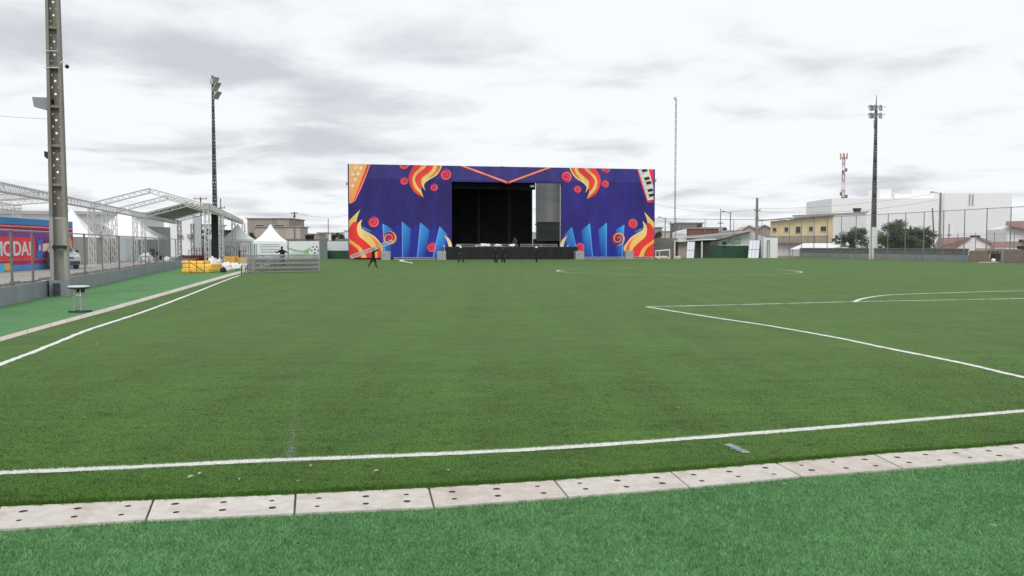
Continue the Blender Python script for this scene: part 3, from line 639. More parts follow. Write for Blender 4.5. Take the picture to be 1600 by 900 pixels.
q = W(72, 242, pb.y - .1); mb = MB(); mb.plate(q, Vector((1, 0, 0)), Vector((0, 0, 1)), Vector((0, 1, 0)), [(-.07, .14), (.12, .10), (.12, -.08), (.02, -.14), (-.07, -.06)], .2); part(mb, 'small_lamp', ['black_paint'], p1)
q = W(103, 104, pb.y - .1); mb = MB(); mb.path([q + Vector((-.2, 0, .12)), q + Vector((-.1, 0, .2)), q + Vector((0, 0, .17)), q + Vector((.03, 0, .06))], .02, 6); cb = part(mb, 'camera_arm', ['white_wall'], p1)
mb = MB(); mb.sphere(q + Vector((.04, 0, 0)), .075, 10, 6); part(mb, 'security_camera', ['black_paint'], p1)
for z in (8.9, 8.3): mb = MB(); mb.tube((pb.x - .25, pb.y - .3, z), (pb.x + .25, pb.y - .2, z + .02), .015, .015, 6); part(mb, 'strap', ['galv'], p1)

# second and third floodlight poles
def flood(mb_root, q, ex, tilt, size=.5, name='floodlight', m='alu_dull'):
    mb = MB(); up = Vector((0, 0, 1)); f = (ex * math.cos(tilt) - up * math.sin(tilt)).normalized(); s_ = f.cross(up).normalized(); u2 = s_.cross(f)
    vs = []
    for d, k in ((0, 1.0), (-.6, .45)):
        for a, b in ((-1, -1), (1, -1), (1, 1), (-1, 1)): vs.append(q + f * d * size + s_ * a * size * .5 * k + u2 * b * size * .5 * k)
    mb.add(vs, [(3, 2, 1, 0), (4, 5, 6, 7), (0, 1, 5, 4), (1, 2, 6, 5), (2, 3, 7, 6), (3, 0, 4, 7)]); return part(mb, name, [m], mb_root)
D2 = 88; b2 = Vector((X(338, D2), D2, 0)); ht2 = Z(118, D2)
p2 = thing('floodlight_pole', 'slim dark pole with lamps on one side behind the left truss canopy', 'light pole', b2, 'floodlight poles round the pitch')
h_pole(p2, b2, ht2, .62, .22, .4, .2, .3, step=.72, first=4.5, mats=('pole_dark',), ribs=True, z_from=5.6)
mb = MB(); mb.box((b2.x, b2.y, 2.8), (.66, .46, 5.6)); part(mb, 'black_lower_shaft', ['black_paint'], p2, 'pole foot painted black')
for i, (dx, py, tl_) in enumerate([(.45, 126, .5), (.62, 134, .8), (.4, 140, .6), (.66, 148, .9), (.5, 152, .7)]):
    flood(p2, Vector((b2.x + dx, b2.y - .3, Z(py, D2))), Vector((.8, -.6, 0)), tl_, .62)
for py in (130, 148): mb = MB(); mb.box((b2.x + .25, b2.y, Z(py, D2)), (.7, .08, .08)); part(mb, 'crossarm', ['galv'], p2)
mb = MB(); mb.box((b2.x, b2.y - .2, Z(128, D2)), (.4, .2, .5)); part(mb, 'junction_box', ['galv'], p2)
D3 = 116; b3 = Vector((X(1363, D3), D3, 0)); ht3 = Z(165, D3)
p3 = thing('floodlight_pole', 'tall white-footed pole with two rows of lamps at right, in front of the trees', 'light pole', b3, 'floodlight poles round the pitch')
h_pole(p3, b3, ht3, .80, .30, .5, .26, -.3, step=.8, first=6, mats=('pole_dark',), z_from=4.4)
mb = MB(); mb.box((b3.x, b3.y, 2.2), (1.05, .8, 4.4), -.3, taper=.84); part(mb, 'white_base', ['white_stained'], p3)
mb = MB(); mb.box((b3.x + 1.05, b3.y + .1, .9), (.5, .4, 1.9)); part(mb, 'cabinet', ['dark_grey_paint'], p3)
mb = MB(); mb.tube((b3.x, b3.y, ht3 - .1), (b3.x, b3.y, Z(148, D3)), .1, .03, 6); part(mb, 'lightning_rod', ['fence_grey'], p3)
for py in (170, 182):
    mb = MB(); z = Z(py, D3); mb.box((b3.x - .05, b3.y - .3, z + .2), (2.5, .06, .06)); part(mb, 'crossarm', ['fence_grey'], p3)
    for dx in (-1.05, -.5, .28):
        mb = MB(); qq = Vector((b3.x + dx, b3.y - .5, z)); kx = 1 if dx < 0 else .8
        mb.plate(qq, Vector((1, 0, 0)), Vector((0, 0, 1)), Vector((0, -1, 0)), [(-.22 * kx, .36), (.10 * kx, .36), (.24 * kx, -.36), (.0, -.36)], .45); lp = part(mb, 'floodlight', ['fence_grey' if dx < 0 else 'concrete'], p3)
        mb = MB(); mb.plate(qq + Vector((-.03, 0, 0)), Vector((1, 0, 0)), Vector((0, 0, 1)), Vector((0, -1, 0)), [(-.27 * kx, .34), (-.20 * kx, .34), (.0, -.34), (-.06, -.34)], .42); part(mb, 'lamp_glass', ['lamp_glass'], lp)
mb = MB()
for k in range(4): z = Z(190 + 3.2 * k, D3); mb.tube((b3.x - .45, b3.y - .2, z), (b3.x, b3.y - .2, z), .03, .03, 5)
mb.tube((b3.x - .4, b3.y - .2, Z(188, D3)), (b3.x - .3, b3.y - .2, Z(202, D3)), .03, .03, 5); part(mb, 'ladder', ['far_post'], p3)

# small stand on the left apron
q = G(124, 487.5); st = thing('small_table', 'small white-topped metal stand on the green apron beside the near pole', 'table', q)
mb = MB(); s_ = .27
mb.plate(q + Vector((0, 0, .70)), Vector((1, 0, 0)), Vector((0, 1, 0)), Vector((0, 0, 1)), [(s_ * math.cos(R(a)) * 1.05, .8 * s_ * math.sin(R(a))) for a in range(0, 360, 20)], .035); part(mb, 'table_top', ['white_wall'], st)
mb = MB(); mb.plate(q + Vector((0, 0, .655)), Vector((1, 0, 0)), Vector((0, 1, 0)), Vector((0, 0, 1)), [(s_ * math.cos(R(a)) * 1.0, .75 * s_ * math.sin(R(a))) for a in range(0, 360, 20)], .04); mb.box((q.x + .06, q.y, .60), (.16, .12, .10)); part(mb, 'top_frame', ['black_paint'], st)
for dx, dy in ((-.12, .08), (-.10, -.1), (.1, -.1), (.12, .1)):
    mb = MB(); mb.tube((q.x + dx, q.y + dy, .02), (q.x + dx * .8, q.y + dy * .8, .66), .018, .018, 8); part(mb, 'leg', ['galv'], st)
mb = MB(); mb.box((q.x, q.y - .12, .02), (.46, .07, .05)); mb.box((q.x + .05, q.y + .12, .02), (.46, .07, .05)); mb.box((q.x - .1, q.y, .025), (.05, .22, .04)); part(mb, 'foot_bar', ['dark_grey_paint'], st)
for dx in (.02, .1): mb = MB(); mb.sphere((q.x + dx, q.y - .13, .48), .025, 8, 5); part(mb, 'knob', ['plastic_white'], st)

# ------------------------------------------------------------------ mural wall behind the fence
A_ = W(-60, 430, 42.5); A_ = Vector((A_.x, A_.y, 0)); B_ = Vector((X(116, 56), 56, 0)); md = (B_ - A_).normalized(); mn = Vector((md.y, -md.x, 0)); ml = (B_ - A_).length
def mur(px, py):
    """picture point -> (s, z) on the mural wall"""
    d = ray(px, py); o = Vector((0, 0, H)); t = (A_ - o).dot(mn) / d.dot(mn); p = o + d * t; return ((p - A_).dot(md), p.z)
mt_ = thing('painted_wall', 'purple and red painted wall with white MODA! lettering behind the left fence', 'mural wall', Vector((A_.x, A_.y, .4)))
mb = MB(); mb.cur = 0
def mpoly(mb, pts, col, off, raw=False, k=1.45):
    c = tuple(min(.9, x * k) for x in s2l(col)); sz = pts if raw else [mur(*p) for p in pts]
    vs = [A_ + md * s_ + Vector((0, 0, z)) + mn * off for s_, z in sz]; mb.add(vs, [tuple(range(len(vs)))], [c] * len(vs))
zt = 3.45
c = s2l((110, 45, 100)); c = tuple(x * 1.45 for x in c)
mb.wall(A_, B_, .38, zt, .2, back=1.0); mb.c = [c] * len(mb.v)
L_ = ml
def band(z0, z1, col, off=.004): mpoly(mb, [(0, z0), (L_, z0), (L_, z1), (0, z1)], col, off, True)
band(.42, .72, (70, 130, 190)); band(.72, .80, (150, 60, 120)); band(.80, 1.0, (140, 45, 80)); band(1.0, 1.10, (215, 100, 75)); band(3.08, zt, (65, 120, 170)); band(2.93, 3.02, (225, 120, 100)); band(2.78, 2.93, (130, 45, 85)); band(2.35, 2.78, (120, 55, 125))
mpoly(mb, [(-60, 368), (54, 371), (56, 405), (-60, 408)], (205, 55, 60), .010)
mpoly(mb, [(-60, 412), (6, 412), (8, 420), (4, 432), (-60, 436)], (70, 165, 225), .014)
mpoly(mb, [(6, 412), (14, 411), (17, 420), (12, 424), (7, 421)], (225, 165, 70), .016)
# blue dancer-like shape and paper squares at right of the red field
mpoly(mb, [(56, 369), (59, 376), (58, 369), (61, 377), (63, 369), (63, 376), (67, 370), (65, 384), (66, 395), (67, 407), (63, 404), (58, 407), (57, 395), (60, 384)], (65, 105, 190), .018)
mpoly(mb, [(60, 383), (63, 383), (63, 391), (60, 391)], (215, 185, 170), .022)
mpoly(mb, [(66, 381), (76, 380), (76, 392), (66, 393)], (205, 185, 165), .022)
mpoly(mb, [(106, 394), (107, 376), (109, 365), (110, 372), (112, 378), (113, 394)], (235, 125, 55), .018)
mpoly(mb, [(84, 370), (96, 371), (96, 392), (84, 391)], (150, 50, 90), .018)
part(mb, 'wall_face', ['mural_paint'], mt_)
def text_mesh(txt, size, ext):
    cu = bpy.data.curves.new('lettering', 'FONT'); cu.body = txt; cu.size = size; cu.extrude = ext; cu.align_x = 'LEFT'; cu.offset = 0.018 * size
    o = bpy.data.objects.new('lettering', cu); COL.objects.link(o); bpy.context.view_layer.update()
    me = bpy.data.meshes.new_from_object(o.evaluated_get(bpy.context.evaluated_depsgraph_get())); bpy.data.objects.remove(o); return me
me = text_mesh('MODA!', 1.0, .012); xs = [v.co.x for v in me.vertices]; ys = [v.co.y for v in me.vertices]
s0, z0 = mur(-10, 402); s1, z1 = mur(47.0, 377)
zlo = mur(20, 400)[1]; zhi = mur(20, 377)[1]
for v in me.vertices:
    a = s0 + (v.co.x - min(xs)) / (max(xs) - min(xs)) * (s1 - s0); b = zlo + (v.co.y - min(ys)) / (max(ys) - min(ys)) * (zhi - zlo)
    p = A_ + md * a + mn * (.03 + v.co.z) + Vector((0, 0, b)); v.co = p - mt_.location
me.materials.append(M('white_wall')); o = bpy.data.objects.new('lettering', me); COL.objects.link(o); o.parent = mt_

# ------------------------------------------------------------------ silver car
def make_car(loc, rz):
    c = thing('parked_car', 'silver compact car half hidden behind the near concrete pole', 'car', loc)
    prof = [(-1.9, .35), (-1.92, .75), (-1.80, 1.0), (-1.55, 1.45), (-.6, 1.56), (.2, 1.52), (.85, 1.08), (1.65, .95), (1.88, .72), (1.90, .35), (1.55, .25), (1.5, .45), (1.2, .62), (.95, .45), (.9, .22), (-.95, .22), (-1.0, .45), (-1.25, .62), (-1.5, .45), (-1.55, .25)]
    def wid(z): return .80 if z < 1.02 else .80 - (z - 1.02) * .42
    mb = MB(); n = len(prof)
    vs = [Vector((x, -wid(z), z)) for x, z in prof] + [Vector((x, wid(z), z)) for x, z in prof]
    mb.add(vs, [tuple(range(n)), tuple(range(2 * n - 1, n - 1, -1))] + [(i, n + i, n + (i + 1) % n, (i + 1) % n) for i in range(n)])
    def P(mb, name, mats, par): # car parts are drawn round the origin, then turned as one
        mb.v = [Matrix.Rotation(rz, 3, 'Z') @ q + Vector(loc) for q in mb.v]; return part(mb, name, mats, par)
    body = P(mb, 'body', ['car_silver'], c)
    for sg in (-1, 1):
        mb = MB(); pl = [(-1.4, 1.05), (-1.30, 1.38), (-.6, 1.47), (.15, 1.43), (.68, 1.08)]
        mb.add([Vector((x, sg * (wid(z) + .006), z)) for x, z in pl], [tuple(range(5))]); P(mb, 'side_window', ['glass_dark'], c)
        mb = MB(); mb.sphere((.62, sg * .92, 1.1), .11, 8, 6, sq=(.6, 1, .8)); P(mb, 'mirror', ['black_paint'], c)
        mb = MB(); mb.sphere((1.80, sg * .62, .78), .15, 10, 6, sq=(.5, 1, .7)); P(mb, 'headlight', ['lamp_glass'], c)
        for x in (-1.25, 1.22):
            mb = MB(); mb.tube((x, sg * .80, .32), (x, sg * .60, .32), .32, .32, 20); wh = P(mb, 'wheel', ['rubber'], c)
            mb = MB(); mb.tube((x, sg * .815, .32), (x, sg * .78, .32), .20, .20, 16); P(mb, 'rim', ['rim'], wh)
    mb = MB(); mb.add([Vector((.86, -.66, 1.12)), Vector((.86, .66, 1.12)), Vector((.24, .56, 1.50)), Vector((.24, -.56, 1.50))], [(0, 1, 2, 3)]); mb.v = [q + Vector((.02, 0, .02)) for q in mb.v]; P(mb, 'windscreen', ['glass_dark'], c)
    mb = MB(); mb.box((1.90, 0, .40), (.06, 1.5, .22)); mb.box((1.895, 0, .70), (.04, .8, .10)); P(mb, 'bumper_grille', ['dark_grey_paint'], c)
    return c
cq = G(104, 421, .4); make_car(cq + Vector((-1.35, 1.6, 0)), R(-48))

# ------------------------------------------------------------------ things across the street at left
def quadwall(name, label, cat, pxl, pxr, Dl, Dr, z0, z1, m, th=.25, group=None):
    a = Vector((X(pxl, Dl), Dl, 0)); b = Vector((X(pxr, Dr), Dr, 0)); mb = MB(); mb.wall(a, b, z0, z1, th, back=1.0); return solo(mb, name, [m], label, cat, Vector((a.x, a.y, z0)), group)
quadwall('yard_wall', 'weathered beige concrete yard wall behind the truss columns', 'wall', 100, 190, 62, 78, .38, 2.55, 'beige_wall')
a = Vector((X(186, 74), 74, 0)); b = Vector((X(211, 80), 80, 0)); gd = thing('white_gate', 'plain white sheet gate at the right end of the beige yard wall', 'gate', Vector((a.x, a.y, .4)))
mb = MB(); mb.wall(a, b, .45, 2.62, .06); part(mb, 'sheet_panel', ['panel_white'], gd)
for u_, v_ in ((a - Vector((.1, .1, 0)), a), (b, b + Vector((-.1, .15, 0)))): mb = MB(); mb.wall(u_, v_, .4, 2.75, .14); part(mb, 'gate_post', ['galv'], gd)
quadwall('grey_shed_wall', 'tall grey wall in shade under the canopy canvas', 'wall', 213, 268, 98, 108, .38, 4.2, 'hoarding')
# long pale shed behind
a = Vector((X(-80, 92), 92, 0)); b = Vector((X(258, 128), 128, 0)); sh = thing('long_shed', 'long pale warehouse with a grey roof behind the white tents at left', 'warehouse', Vector((a.x, a.y, 0)))
mb = MB(); zb = Z(331, 128); za = Z(326, 92); mb.wall(a, b, 0, (za - .5, zb - .5), 12, back=1.0); part(mb, 'wall', ['shed_wall'], sh)
mb = MB(); n_ = Vector((-(b - a).normalized().y, (b - a).normalized().x, 0)); mb.wall(a - n_ * .6, b - n_ * .6, za - .5, (za - .1, zb - .1), 13.5, back=1.0); mb.v[1].z = mb.v[2].z = zb - .5; part(mb, 'roof', ['shed_roof'], sh)

def pagoda(name, label, px, Dp, wpx, y_eave, y_peak, legs=True, group=None, rot=.25):
    s_ = F / Dp; hw = wpx / 2 / s_; c = Vector((X(px, Dp), Dp, 0)); ze = Z(y_eave, Dp); zp = Z(y_peak, Dp); z0 = .4 if px < 260 else 0
    t = thing(name, label, 'tent', Vector((c.x, c.y, z0)), group); mb = MB(); n = 9; rings = []
    for i in range(n):
        u = i / (n - 1); r = hw * (1 - u) ** 1.0; z = ze + (zp - ze) * (u ** 1.75 * .75 + u * .25); r = max(r, .03)
        rings.append([Vector((c.x + (math.cos(rot) * a - math.sin(rot) * b) * r, c.y + (math.sin(rot) * a + math.cos(rot) * b) * r, z)) for a, b in ((-1, -1), (0, -1.0), (1, -1), (1.0, 0), (1, 1), (0, 1.0), (-1, 1), (-1.0, 0))])
    vs = [q for r_ in rings for q in r_]; fs = [(i * 8 + j, i * 8 + (j + 1) % 8, (i + 1) * 8 + (j + 1) % 8, (i + 1) * 8 + j) for i in range(n - 1) for j in range(8)]
    lo = [q - Vector((0, 0, .28)) for q in rings[0]]; vs += lo; o_ = n * 8; fs += [(o_ + j, o_ + (j + 1) % 8, (j + 1) % 8, j) for j in range(8)]
    mb.add(vs, fs); part(mb, 'canopy', ['white_pvc'], t)
    for j in (0, 2, 4, 6): q = rings[0][j]; mb = MB(); mb.tube((q.x, q.y, z0), (q.x, q.y, ze), .05, .05, 6); part(mb, 'leg', ['galv'], t)
    return t
pagoda('pagoda_tent', 'large white peaked tent just right of the near pole', 115, 80, 84, 371, 326, group='white peaked tents')
pagoda('pagoda_tent', 'white peaked tent half behind the white sheet gate', 198, 86, 112, 370, 325, group='white peaked tents')
pagoda('pagoda_tent', 'small white peaked tent behind the canopy columns by the dark pole', 373, 100, 52, 374, 350, group='white peaked tents')
pagoda('pagoda_tent', 'small white peaked tent behind the stacked truss lengths', 424, 84, 52, 377, 350, group='white peaked tents')
# satellite dish
q = W(157, 366, 72); ds = thing('satellite_dish', 'tilted mesh satellite dish among the canopy columns', 'satellite dish', Vector((q.x, q.y, .4)))
mb = MB(); vs = []; fs = []; ax = Vector((.55, -.35, .75)).normalized(); a = ax.orthogonal().normalized(); b = ax.cross(a)
for i in range(6):
    r = .95 * i / 5
    for j in range(20): t = 2 * math.pi * j / 20; vs.append(q + (a * math.cos(t) + b * math.sin(t)) * r + ax * (r * r * .38))
for i in range(5):
    for j in range(20): fs.append((i * 20 + j, i * 20 + (j + 1) % 20, (i + 1) * 20 + (j + 1) % 20, (i + 1) * 20 + j))
mb.add(vs, fs); part(mb, 'reflector', ['alu_dull'], ds)
mb = MB(); mb.tube((q.x, q.y, .4), (q.x, q.y, q.z), .06, .05, 8); part(mb, 'mast', ['fence_grey'], ds)
mb = MB(); mb.tube(q, q + ax * .8, .03, .03, 6); mb.sphere(q + ax * .8, .07, 8, 5); part(mb, 'feed_arm', ['black_paint'], ds)

# ------------------------------------------------------------------ truss canopy
CA = Vector((-30.5, 61, 0)); cu_ = Vector((-.25, .968, 0)).normalized(); cv_ = Vector((.968, .25, 0)).normalized(); WCAN = 3.95
def cl(t, z=4.78): return CA + cu_ * t + Vector((0, 0, z))
def cr(t, z=4.78): return CA + cv_ * 2 * WCAN + cu_ * t + Vector((0, 0, z))
def cp(t, z=5.9): return CA + cv_ * WCAN + cu_ * t + Vector((0, 0, z))
can = thing('truss_canopy', 'aluminium truss gable canopy with a grey canvas roof at its far end', 'canopy', CA + Vector((0, 0, .4)))
def tpart(name, p0, p1, size=.32, m='alu', r=.028, seg=.4): mb = MB(); mb.truss(p0, p1, size, r * 1.15, seg); return part(mb, name, [m], can)
tpart('eave_beam', cl(-26), cl(46), .42); tpart('eave_beam', cr(0), cr(42), .42)
for t in (0, 9, 22, 42):
    tpart('rafter', cl(t), cp(t)); tpart('rafter', cp(t), cr(t))
tpart('ridge_beam', cp(22), cp(42))
for t in (-23, 0, 4.6, 7.8, 17, 21.4): q = cl(t); tpart('column', Vector((q.x, q.y, .4)), q - Vector((0, 0, .2)), .34)
for t in (0, 12.4, 28, 46): q = cr(t, 4.7); tpart('column', Vector((q.x, q.y, .0)), q, .32)
for t in (30, 42): q = cl(t) + cv_ * 2.2; tpart('column', Vector((q.x, q.y, .4)), q - Vector((0, 0, .3)), .32, 'alu_dull')
for t in (0,): q = cr(t); mb = MB(); mb.box((q.x, q.y, q.z + .02), (.36, .36, .46), .25); part(mb, 'corner_block', ['alu_dull'], can)
mb = MB(); up = Vector((0, 0, .28)); vs = [cl(22) + up, cp(22) + up, cr(22) + up, cl(42) + up, cp(42) + up, cr(42) + up]; dn = Vector((0, 0, -.04)); vs += [q + dn for q in vs]
mb.add(vs, [(0, 1, 4, 3), (1, 2, 5, 4), (6, 9, 10, 7), (7, 10, 11, 8), (0, 6, 7, 1), (1, 7, 8, 2), (3, 4, 10, 9), (4, 5, 11, 10), (0, 3, 9, 6), (2, 8, 11, 5)]); part(mb, 'canvas_roof', ['canvas_grey'], can)
mb = MB(); q0 = cl(-24) ; q1 = cl(0)
# a second, lower truss run beside the near end of the canopy
t2 = thing('overhead_truss', 'second lower aluminium truss run with slanting ties above the painted wall', 'truss', Vector((cl(-22).x - 4, cl(-22).y, .4)))
off = -cv_ * 4.2 + Vector((0, 0, -.35))
mb = MB(); mb.truss(cl(-22) + off, cl(-2) + off, .4, .028, .4); part(mb, 'beam', ['alu'], t2)
for t in (-21.5, -2.2): q = cl(t) + off; mb = MB(); mb.truss(Vector((q.x, q.y, .4)), q, .36, .028, .4); part(mb, 'column', ['alu'], t2)
for t in (-19, -13, -8): mb = MB(); mb.truss(cl(t) + off, cl(t), .3, .025, .4); part(mb, 'tie_beam', ['alu'], t2)
mb = MB()
for t in (-17, -13): mb.tube(cl(t) + off + Vector((0, 0, -.2)), cl(t + 4) + off + Vector((0, 0, -1.3)), .04, .04, 6); mb.tube(cl(t) + off + Vector((0, 0, -.2)), cl(t - 3) + off + Vector((0, 0, -1.2)), .04, .04, 6)
part(mb, 'brace', ['alu'], t2)

# white building with small windows behind the canopy
def window(root, q, w_, h_, ex, nrm, name='window', m='glass_dark'):
    """pane in a raised frame with a sill, on a wall whose outward direction is nrm"""
    mb = MB(); z = Vector((0, 0, 1)); f = .07
    for a0, a1, b0, b1 in ((-w_ / 2 - f, w_ / 2 + f, h_ / 2, h_ / 2 + f), (-w_ / 2 - f, -w_ / 2, -h_ / 2, h_ / 2), (w_ / 2, w_ / 2 + f, -h_ / 2, h_ / 2)):
        mb.plate(q, ex, z, nrm, [(a0, b0), (a1, b0), (a1, b1), (a0, b1)], .06)
    fr = part(mb, name, ['window_frame'], root)
    mb = MB(); mb.plate(q, ex, z, nrm, [(-w_ / 2, -h_ / 2), (w_ / 2, -h_ / 2), (w_ / 2, h_ / 2), (-w_ / 2, h_ / 2)], .02); part(mb, 'pane', [m], fr)
    mb = MB(); mb.plate(q, ex, z, nrm, [(-w_ / 2 - .12, -h_ / 2 - f), (w_ / 2 + .12, -h_ / 2 - f), (w_ / 2 + .12, -h_ / 2), (-w_ / 2 - .12, -h_ / 2)], .14); part(mb, 'sill', ['window_frame'], fr)
    return fr
a = Vector((X(266, 112), 112, 0)); b = Vector((X(303, 112), 112, 0)); wh_ = thing('white_house', 'plain white walled building right of the grey canvas roof', 'house', a)
mb = MB(); mb.wall(a, b, 0, (Z(343, 112), Z(336, 112)), 3, back=1.0); part(mb, 'wall', ['white_wall'], wh_)
for px in (281.5, 286): window(wh_, Vector((X(px, 111.97), 111.97, Z(370, 112))), .18, .36, Vector((1, 0, 0)), Vector((0, -1, 0)))
window(wh_, Vector((X(300, 111.97), 111.97, Z(369, 112))), .55, .5, Vector((1, 0, 0)), Vector((0, -1, 0)))
mb = MB(); q = W(296, 369, 111.6); mb.box((q.x, q.y + .1, q.z), (.6, .4, .5)); part(mb, 'air_conditioner', ['alu_dull'], wh_)

# ------------------------------------------------------------------ yellow mats, red rails, white sheets
def mat_block(name, label, pts_px, Dm, depth, z0, z1, m, group):
    a = Vector((X(pts_px[0], Dm), Dm, 0)); b = Vector((X(pts_px[1], Dm), Dm, 0)); mb = MB(); mb.wall(a, b, z0, z1, depth, back=1.0)
    o = solo(mb, name, [m], label, 'foam mat', Vector((a.x, a.y, z0)), group)
    bv = o.modifiers.new('bevel', 'BEVEL'); bv.width = .05; bv.segments = 2; return o
gy_ = 'yellow foam mats'
mat_block('foam_mat', 'lowest yellow foam mat of the pile at the fence end', (284, 327), 57.5, 2.4, 0, .30, 'yellow_mat', gy_)
mat_block('foam_mat', 'middle yellow foam mat of the pile at the fence end', (285, 331), 58.4, 2.2, .31, .56, 'yellow_mat', gy_)
mat_block('foam_mat', 'topmost yellow foam mat of the pile at the fence end', (284, 318), 59.4, 1.5, .57, .78, 'yellow_mat', gy_)
mat_block('foam_mat', 'darker yellow mat edge sticking out at the pile foot', (284, 296), 56.9, .5, 0, .18, 'yellow_side', gy_)
mat_block('foam_mat', 'orange-yellow mat standing behind the white sheets', (350, 368), 86, 1.2, 0, .75, 'orange_mat', gy_)
mat_block('foam_mat', 'second orange-yellow mat nearer the truss stack', (369, 386), 86.5, 1.2, 0, .62, 'yellow_side', gy_)
def rail(label, px0, px1, Dr, z0, z1, n, m='red_steel'):
    a = Vector((X(px0, Dr), Dr, 0)); b = Vector((X(px1, Dr), Dr, 0)); t = thing('barrier_rail', label, 'railing', Vector((a.x, a.y, z0)), 'red steel railings')
    for k in range(n):
        q = a.lerp(b, k / (n - 1)); mb = MB(); mb.tube((q.x, q.y, z0), (q.x, q.y, z1), .024, .024, 6); part(mb, 'upright', [m], t)
    for z in (z1, z0 + (z1 - z0) * .55): mb = MB(); mb.tube((a.x, a.y, z), (b.x, b.y, z), .02, .02, 6); part(mb, 'rail', [m], t)
    mb = MB(); mb.tube((a.x, a.y, z0 + (z1 - z0) * .5), (b.x, b.y, z0 + .1), .025, .025, 6); part(mb, 'brace', [m], t)
    return t
rail('thin red railing in front of the yellow mats', 296, 320, 57.0, 0, 1.55, 3)
rail('red railing behind the yellow mats', 300, 330, 92, 0, 1.6, 8)
rail('red railing behind the orange mats near the truss stack', 350, 388, 96, 0, 1.75, 12)
for lab, px0, px1 in (('dull red board fixed behind the orange mats', 374, 386), ('dull red low board behind the yellow mats', 286, 330)):
    quadwall('red_board', lab, 'board', px0, px1, 97, 97, 0, 1.35 if px0 > 350 else .75, 'red_steel', .06, 'dull red boards')
def heap(name, label, px, py, Dm, sx, sy, sz, m='plastic_white', cat='plastic sheet', group='white plastic bundles'):
    q = Vector((X(px, Dm), Dm, 0)); bm = bmesh.new(); bmesh.ops.create_icosphere(bm, subdivisions=3, radius=1.0)
    rs = random.random() * 99
    from mathutils import noise
    for v in bm.verts:
        n = noise.fractal(v.co * 1.6 + Vector((rs, 0, 0)), 1.0, 2.0, 4) * .45; v.co = v.co * (1 + n); v.co = Vector((v.co.x * sx, v.co.y * sy, max(v.co.z, -.35) * sz + sz * .35))
    me = bpy.data.meshes.new(name); bm.to_mesh(me); bm.free(); me.materials.append(M(m)); o = bpy.data.objects.new(name, me); COL.objects.link(o); o.location = q
    o['label'] = label; o['category'] = cat; o['group'] = group; return o
for lab, px, D_, sx, sz in (('white bundle leaning beside the yellow mat pile', 334, 62, .38, .75), ('tall white bundle at the foot of the dark pole', 341, 63, .34, .62), ('crumpled white sheet with dark gaps by the second canopy column', 354, 62, .42, .45), ('flat white bundle left of the truss stack', 368, 64, .5, .42), ('low white bundle nearest the truss stack', 380, 66, .4, .34), ('small cream bundle at the front of the heap', 330, 60, .3, .32)):
    heap('plastic_bundle', lab, px, 420, D_, sx, .45, sz)
heap('white_sack', 'white rounded sack beyond the left fence on the street', 228, 410, 78, .62, .5, .55, group='street clutter').location.z = .4
heap('white_sack', 'small pale sack right of the big one beyond the fence', 262, 412, 80, .34, .4, .32, group='street clutter').location.z = .4
heap('dark_bag', 'black bag at the front of the white sheets', 349, 420, 58.5, .2, .2, .26, 'black_paint', 'bag', 'dark bags')
heap('dark_bag', 'dark bag lying against the white house foot', 286, 405, 100, .4, .3, .5, 'black_paint', 'bag', 'dark bags')
heap('dark_box', 'squat dark bundle beside the truss stack foot', 389, 420, 60, .28, .3, .35, 'black_paint', 'bundle', 'dark bags')
# parked motorcycle beyond the fence
q = Vector((X(244, 84), 84, .4)); mo = thing('motorcycle', 'dark parked motorcycle seen end-on beyond the left fence', 'motorcycle', q)
for dy in (-.55, .65):
    mb = MB(); n = 16; ctr = q + Vector((dy * .35, dy, .3)); vs = []
    mb.tube(ctr + Vector((-.06, 0, 0)), ctr + Vector((.06, 0, 0)), .3, .3, 16); part(mb, 'wheel', ['rubber'], mo)
mb = MB(); mb.box((q.x, q.y, q.z + .62), (.28, 1.0, .3), -.3, taper=.7); mb.box((q.x - .08, q.y - .3, q.z + .45), (.4, .4, .35), -.3); part(mb, 'body', ['cloth_navy'], mo)
mb = MB(); mb.box((q.x, q.y + .3, q.z + .84), (.26, .6, .12), -.3); part(mb, 'seat', ['rubber'], mo)
mb = MB(); mb.tube((q.x - .4, q.y - .4, q.z + 1.05), (q.x + .4, q.y - .45, q.z + 1.05), .03, .03, 6); mb.tube((q.x, q.y - .4, q.z + 1.05), (q.x, q.y - .6, q.z + .3), .04, .04, 6); part(mb, 'handlebar', ['black_paint'], mo)
mb = MB(); mb.box((q.x - .05, q.y - .5, q.z + 1.0), (.5, .25, .3), 0, taper=.8); part(mb, 'windshield_bag', ['black_paint'], mo)

# ------------------------------------------------------------------ hoardings at the back left
quadwall('site_hoarding', 'long plain grey hoarding behind the canopy and white tents', 'hoarding', 300, 396, 118, 118, 0, Z(373.5, 118), 'hoarding', .1)
a = Vector((X(394, 117), 117, 0)); b = Vector((X(499.5, 117), 117, 0)); bn = thing('football_banner', 'white banner with a football and green swoosh behind the truss stack', 'banner', a)
mb = MB(); mb.wall(a, b, 0, (Z(378, 117), Z(376.5, 117)), .08, back=1.0); part(mb, 'banner_sheet', ['banner_white'], bn)
def bpt(px, py, off=.02): q = W(px, py, 117 - off); return q
def bpoly(px, m, off, name, par=bn):
    pts = [bpt(*p, off) for p in px]; mb = MB(); n = len(pts); mb.add(pts + [q + Vector((0, .008, 0)) for q in pts], [tuple(range(n)), tuple(range(2 * n - 1, n - 1, -1))]); return part(mb, name, [m], par)
def disc(px, py, r, n=18, sx=1): return [(px + r * sx * math.cos(2 * math.pi * i / n), py - r * math.sin(2 * math.pi * i / n)) for i in range(n)]
bpoly([(447, 386), (452, 387), (462, 390), (474, 392), (482, 388), (486, 386), (483, 392), (481, 398), (478, 397), (474, 394.5), (460, 393), (450, 389)], 'green_print', .02, 'swoosh')
